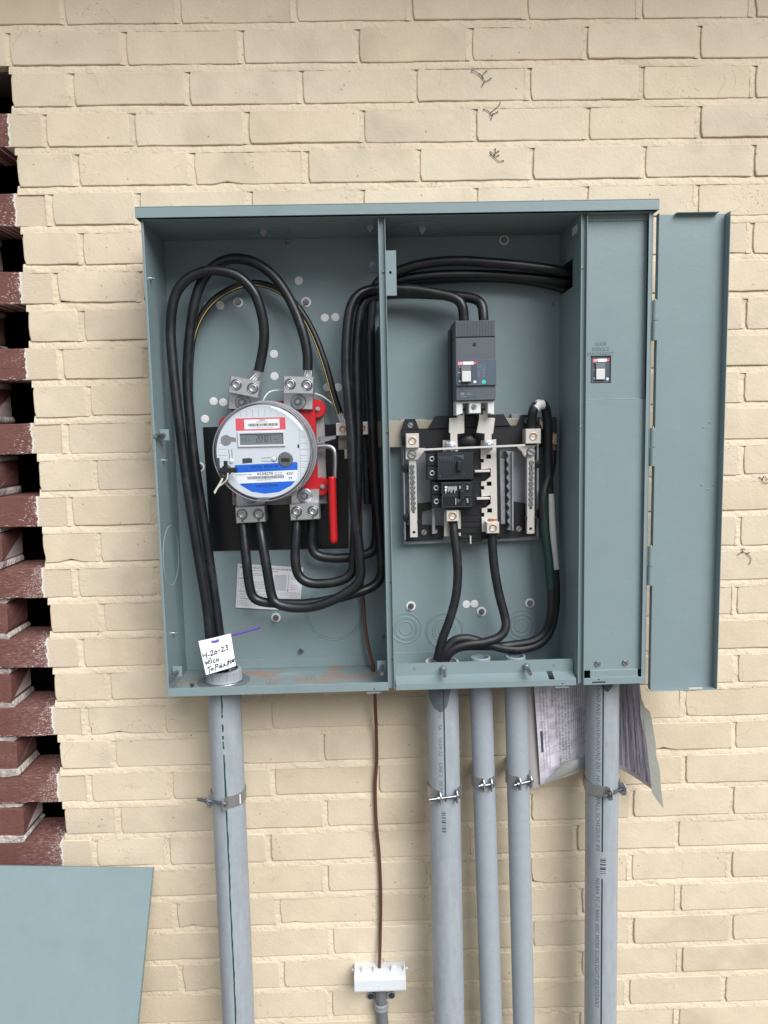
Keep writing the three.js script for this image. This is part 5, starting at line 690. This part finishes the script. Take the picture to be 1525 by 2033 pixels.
// ---------- bonding wire and bridge ----------
{
  solo('copper_wire', tube([[-0.0732, 1.3954, 0.03], [-0.0755, 1.2642, 0.032], [-0.0738, 1.1835, 0.034], [-0.0706, 1.1223, 0.04], [-0.064, 1.0804, 0.046], [-0.0582, 1.0514, 0.05], [-0.0563, 1.0071, 0.046], [-0.056, 0.9716, 0.03], [-0.0551, 0.915, 0.014], [-0.0555, 0.8516, 0.009], [-0.0597, 0.7994, 0.0075], [-0.0594, 0.7264, 0.0075], [-0.055, 0.6525, 0.0075], [-0.0539, 0.5671, 0.0075], [-0.0569, 0.4815, 0.0085], [-0.0607, 0.4086, 0.02]], 0.0034, 140, 10), M([0.13, 0.062, 0.042], 0.42, { metalness: 0.35 }), 'brown copper bonding wire running down the wall to the white terminal cover', 'wire');
  const t = thing('bonding_terminal', 'white plastic bonding terminal cover with a notched top edge', 'terminal cover');
  const x0 = -0.1106, x1 = -0.0081, yb = 0.3894, yr = 0.4195, yt = 0.4213, wp = M([0.66, 0.7, 0.74], 0.4), zf = 0.045;
  const prof = [[0.001, yb + 0.004], [0.004, yb + 0.001], [zf - 0.004, yb], [zf - 0.001, yb + 0.002], [zf, yb + 0.005], [zf, yr - 0.004], [zf - 0.0015, yr], [0.03, yt], [0.02, yt + 0.001], [0.001, yt]], s = new THREE.Shape(prof.map(v => new THREE.Vector2(...v))), g = new THREE.ExtrudeGeometry(s, { depth: x1 - x0 - 0.003, bevelEnabled: true, bevelThickness: 0.0015, bevelSize: 0.0015, bevelOffset: -0.0015, bevelSegments: 2 }); g.rotateY(-Math.PI / 2); g.translate(x1 - 0.0015, 0, 0);
  const sh = part('shell', uvm(g), wp, t), w = x1 - x0;
  for (const [a, b, c, d] of [[0, 0.012, 0.035, 0], [0.135, 0.16, 0.25, 0.285], [0.365, 0.39, 0.41, 0.45], [0.7, 0.73, 0.83, 0.86], [0.945, 0.97, 0.99, 1]]) { const dd = Math.max(d, c + 0.02); part('tooth', ext([[x0 + a * w, yt - 0.001], [x0 + Math.min(1, dd) * w, yt - 0.001], [x0 + c * w, yt + 0.0115], [x0 + b * w, yt + 0.0115]], 0.023, 0.031, 0.0006), wp, sh); }
  for (const q of [[x0 - 0.0045, x0], [x1, x1 + 0.0045]]) part('peg', rod([q[0], (yr + yt) / 2, 0.02], [q[1], (yr + yt) / 2, 0.02], 0.0026, 0.0026, 10), wp, sh);
  part('mark', ringGeo(-0.0663, 0.4012, zf + 0.0002, 0.0045, 0.0005), wp, sh);
  const c = [-0.0579, 0.3538, 0.02], low = [-0.055, 0.3007, 0.02], cp = thing('small_conduit', 'narrow grey conduit stub under the white terminal cover', 'conduit'), dy = yb + 0.002;
  const slope = (low[0] - c[0]) / (low[1] - c[1]); part('pipe', rod([c[0] + slope * (0.004 - c[1]), 0.004, 0.017], [c[0] + slope * (dy - c[1]), dy, 0.017], 0.0107, 0.0107, 28), M([0.15, 0.165, 0.18], 0.45), cp);
  const st = thing('conduit_strap', 'grey two hole strap holding the narrow conduit stub', 'pipe strap'), yy = 0.3483, tor = new THREE.TorusGeometry(0.0124, 0.0022, 8, 30, Math.PI); tor.scale(1, 1, 1); tor.rotateX(Math.PI / 2); tor.rotateX(0); const t1 = tor.clone(); t1.scale(1, 2.2, 1); t1.translate(c[0], yy - 0.006, 0.017); const t2 = t1.clone(); t2.translate(0, -0.007, 0);
  const sm = M([0.24, 0.265, 0.29], 0.4); part('saddle', [t1, t2], sm, st);
  for (const q of [-1, 1]) { part('foot', ext(circle(c[0] + q * 0.0215, yy + 0.001, 0.0075, 20), 0.0012, 0.0045, 0.0008), sm, st); part('foot', bx(c[0] + q * 0.011, yy - 0.006, 0.0012, c[0] + q * 0.022, yy + 0.0075, 0.0042, 0.0008), sm, st); part('screw', rod([c[0] + q * 0.0215, yy + 0.001, 0.0045], [c[0] + q * 0.0215, yy + 0.001, 0.006], 0.0058, 0.005, 16), M([0.03, 0.04, 0.07], 0.45), st); }
}

// ---------- folded notices hung behind the conduits ----------
{
  const n = thing('paper_notices', 'curled bundle of printed notices in a clear sleeve stuck behind the conduits', 'papers');
  const text = canvasTex(768, 1024, (c, w, h) => {
    c.fillStyle = '#e2e0ea'; c.fillRect(0, 0, w, h); const s0 = seed; seed = 321; for (let i = 0; i < 500; i++) { c.fillStyle = `rgba(${rnd() < 0.6 ? '120,116,140' : '225,222,232'},0.1)`; c.fillRect(rnd() * w, rnd() * h, 20 + rnd() * 120, 10 + rnd() * 60); } seed = s0;
    c.fillStyle = '#24242e'; const L = ['TO LANDOWNER: YOUR FAILURE TO RECORD A NOTICE OF', 'COMMENCEMENT MAY RESULT IN YOUR PAYING TWICE FOR', 'IMPROVEMENTS TO YOUR PROPERTY. IF YOU INTEND TO OBTAIN', 'FINANCING, CONSULT WITH YOUR LENDER OR AN ATTORNEY', 'BEFORE RECORDING YOUR NOTICE OF', 'COMMENCEMENT.']; L.forEach((t, i) => down(c, t, 430 - i * 42, 10 + (i > 3 ? 40 : 0), 38, t.length * 18));
    c.fillStyle = '#4a4a58'; for (let k = 0; k < 3; k++) down(c, 'NOTICE: THE PERMIT EXPIRES SIX MONTHS FROM THE DATE OF ISSUE UNLESS WORK HAS BEGUN', 150 - k * 44, 20, 20, 860); c.fillRect(40, 500, 34, 210); for (let i = 0; i < 9; i++) { c.globalAlpha = 0.35; c.fillRect(480 + i * 30, 20, 9, 760 + (i * 53) % 160); c.globalAlpha = 1; }
  });
  const film = M([0.42, 0.4, 0.41], 0.2);
  part('sleeve', patch([[0.2363, 0.7886, 0.02], [0.2631, 0.7969, 0.024], [0.2559, 1.0035, 0.02], [0.2271, 1.0037, 0.018]], 6, 10, (a, b) => 0.003 * Math.sin(a * 3.1 + b * 2)), film, n);
  const front = part('front_sheet', patch([[0.2607, 0.802, 0.03], [0.3558, 0.8487, 0.036], [0.3561, 1.009, 0.03], [0.2487, 1.0108, 0.026]], 16, 16, (a, b) => 0.006 * Math.sin(a * 3.1) * (1 - b * 0.4) + 0.002 * Math.sin(a * 9 + b * 4)), M([1, 1, 1], 0.4, { map: text }), n);
  part('foil_corner', patch([[0.2635, 0.8083, 0.043], [0.3517, 0.8412, 0.05], [0.3527, 0.8655, 0.046], [0.3022, 0.8587, 0.054]], 10, 8, (a, b) => 0.006 * Math.sin(b * 3.1) * Math.sin(a * 3.1)), M([0.55, 0.58, 0.57], 0.28, { metalness: 0.6 }), n);
  const pages = canvasTex(256, 512, (c, w, h) => { const s0 = seed; seed = 555; for (let x = 0; x < w; x++) { const v = 120 + 80 * (x / w) * rnd() + 45 * rnd(); c.fillStyle = `rgb(${v},${v * 0.97},${v * 1.06})`; c.fillRect(x, 0, 1, h); } for (let i = 0; i < 300; i++) { c.fillStyle = `rgba(${rnd() < 0.5 ? '50,48,64' : '200,196,208'},0.25)`; c.fillRect(rnd() * w, rnd() * h, 2 + rnd() * 4, 20 + rnd() * 90); } seed = s0; });
  part('page_stack', patch([[0.4068, 0.8402, 0.03], [0.4573, 0.8167, 0.085], [0.4366, 1.0184, 0.07], [0.4046, 1.0105, 0.024]], 18, 14, (a, b) => 0.001 * Math.sin(a * 34 + 2 * b) - 0.012 * Math.sin(a * 3.1) * (1 - b)), M([1, 1, 1], 0.6, { map: pages }), n);
  part('film_edge', patch([[0.4069, 0.833, 0.03], [0.4569, 0.8143, 0.086], [0.4558, 0.8232, 0.086], [0.4064, 0.8437, 0.031]], 12, 2, (a, b) => -0.012 * Math.sin(a * 3.1)), film, n);
  const bs = xy([[0.4362, 0.9873, 0.075], [0.441, 0.9833, 0.075], [0.446, 0.9695, 0.075], [0.4556, 0.9605, 0.075], [0.4596, 0.9458, 0.075], [0.4681, 0.8965, 0.075], [0.4695, 0.8748, 0.075], [0.4768, 0.8449, 0.075], [0.4792, 0.815, 0.075], [0.485, 0.7688, 0.075], [0.4731, 0.7852, 0.075], [0.4642, 0.7985, 0.075], [0.4571, 0.8237, 0.075], [0.4471, 0.905, 0.075], [0.4377, 0.9542, 0.075]]);
  const bg = ext(bs, 0.072, 0.0735, 0.0003); bg.rotateY(0); part('back_sheet', bg, M([0.3, 0.31, 0.28], 0.6, { bumpMap: mortarBump, bumpScale: 0.0006 }), n);
}

// ---------- removed cover leaning on the wall ----------
{
  const TR = new THREE.Vector3(-0.489, 0.669, 0.05), ux = new THREE.Vector3(1, -0.054, 0).normalize(), dn = new THREE.Vector3(-0.036, -0.669, 0.28).normalize(), uy = dn.clone().negate(), uz = ux.clone().cross(uy).normalize(); uy.copy(uz.clone().cross(ux));
  const H = 0.727, o = thing('steel_cover', 'flat grey steel cover sheet leaning against the brick wall', 'steel cover'); o.matrixAutoUpdate = true; o.quaternion.setFromRotationMatrix(new THREE.Matrix4().makeBasis(ux, uy, uz)); o.position.copy(TR);
  part('sheet', bx(-0.39, -H, -0.0016, 0, 0, 0, 0.0006), greyPaint, o); part('flange', [bx(-0.0015, -H, -0.013, 0, 0, -0.0016, 0.0004), bx(-0.39, -0.0015, -0.011, -0.0015, 0, -0.0016, 0.0004), bx(-0.39, -H, -0.013, -0.3885, -0.0015, -0.0016, 0.0004)], greyPaint, o);
}

// ---------- remains of a climbing vine on the paint ----------
{
  const m = M([0.045, 0.032, 0.03], 0.85);
  const tendrils = [['forked dried vine tendril stuck to the brick two courses under the eave shade', [[[0.1424, 2.124, 0.0022], [0.1483, 2.123, 0.0022], [0.1555, 2.1178, 0.0022], [0.1608, 2.1141, 0.0022], [0.1647, 2.1068, 0.0022], [0.1631, 2.1013, 0.0022], [0.1607, 2.099, 0.0022]], [[0.1608, 2.1146, 0.0022], [0.1652, 2.1209, 0.0022], [0.1691, 2.1232, 0.0022]], [[0.1647, 2.1054, 0.0022], [0.17, 2.1067, 0.0022], [0.1764, 2.1107, 0.0022]], [[0.1555, 2.1183, 0.0022], [0.1584, 2.1165, 0.0022], [0.1623, 2.1105, 0.0022]]]],
    ['dried vine tendril crossing a bed joint between two others', [[[0.1634, 2.0584, 0.0022], [0.1697, 2.0565, 0.0022], [0.1751, 2.0532, 0.0022], [0.1814, 2.0573, 0.0022], [0.1902, 2.0641, 0.0022], [0.1928, 2.0691, 0.0022]], [[0.1751, 2.0527, 0.0022], [0.1755, 2.0476, 0.0022], [0.1789, 2.0495, 0.0022], [0.1785, 2.0453, 0.0022], [0.1765, 2.0425, 0.0022]], [[0.1789, 2.0499, 0.0022], [0.1834, 2.0517, 0.0022], [0.1883, 2.054, 0.0022]]]],
    ['fan shaped dried vine tendril just above the cabinet top', [[[0.1751, 1.9815, 0.0022], [0.181, 1.9766, 0.0022], [0.1849, 1.9729, 0.0022], [0.1898, 1.9695, 0.0022], [0.1982, 1.9699, 0.0022]], [[0.1751, 1.9856, 0.0022], [0.179, 1.9828, 0.0022], [0.1815, 1.9805, 0.0022]], [[0.1815, 1.9799, 0.0022], [0.185, 1.9841, 0.0022], [0.1899, 1.9868, 0.0022]], [[0.1835, 1.9907, 0.0022], [0.1841, 1.9879, 0.0022], [0.1842, 1.9837, 0.0022]], [[0.1815, 1.979, 0.0022], [0.1859, 1.9783, 0.0022], [0.1898, 1.9794, 0.0022]]]],
    ['dried vine tendril curled on the brick beside the open cabinet door', [[[0.6491, 1.24, 0.0022], [0.6572, 1.2453, 0.0022], [0.6654, 1.241, 0.0022], [0.6711, 1.2354, 0.0022], [0.674, 1.2298, 0.0022], [0.6716, 1.2216, 0.0022]], [[0.6572, 1.2439, 0.0022], [0.6556, 1.2508, 0.0022], [0.6597, 1.2493, 0.0022]], [[0.6654, 1.241, 0.0022], [0.6695, 1.2428, 0.0022]]]],
    ['tiny dried vine scrap beside the upper part of the door', [[[0.6849, 1.3878, 0.0022], [0.6905, 1.385, 0.0022], [0.6943, 1.3902, 0.0022], [0.6999, 1.3834, 0.0022]], [[0.6905, 1.3845, 0.0022], [0.692, 1.3783, 0.0022], [0.7002, 1.3762, 0.0022]]]]];
  for (const [label, paths] of tendrils) {
    const g = []; for (const q of paths) { g.push(tube(q, 0.0005, 24, 6)); for (const e of [q[0], q[q.length - 1]]) g.push(new THREE.SphereGeometry(0.0012, 8, 6).scale(1, 1, 0.6).translate(...e)); }
    solo('vine_tendril', g, m, label, 'vine tendril', 'dried vine tendrils on the wall');
  }
}

renderer.render(scene, camera);
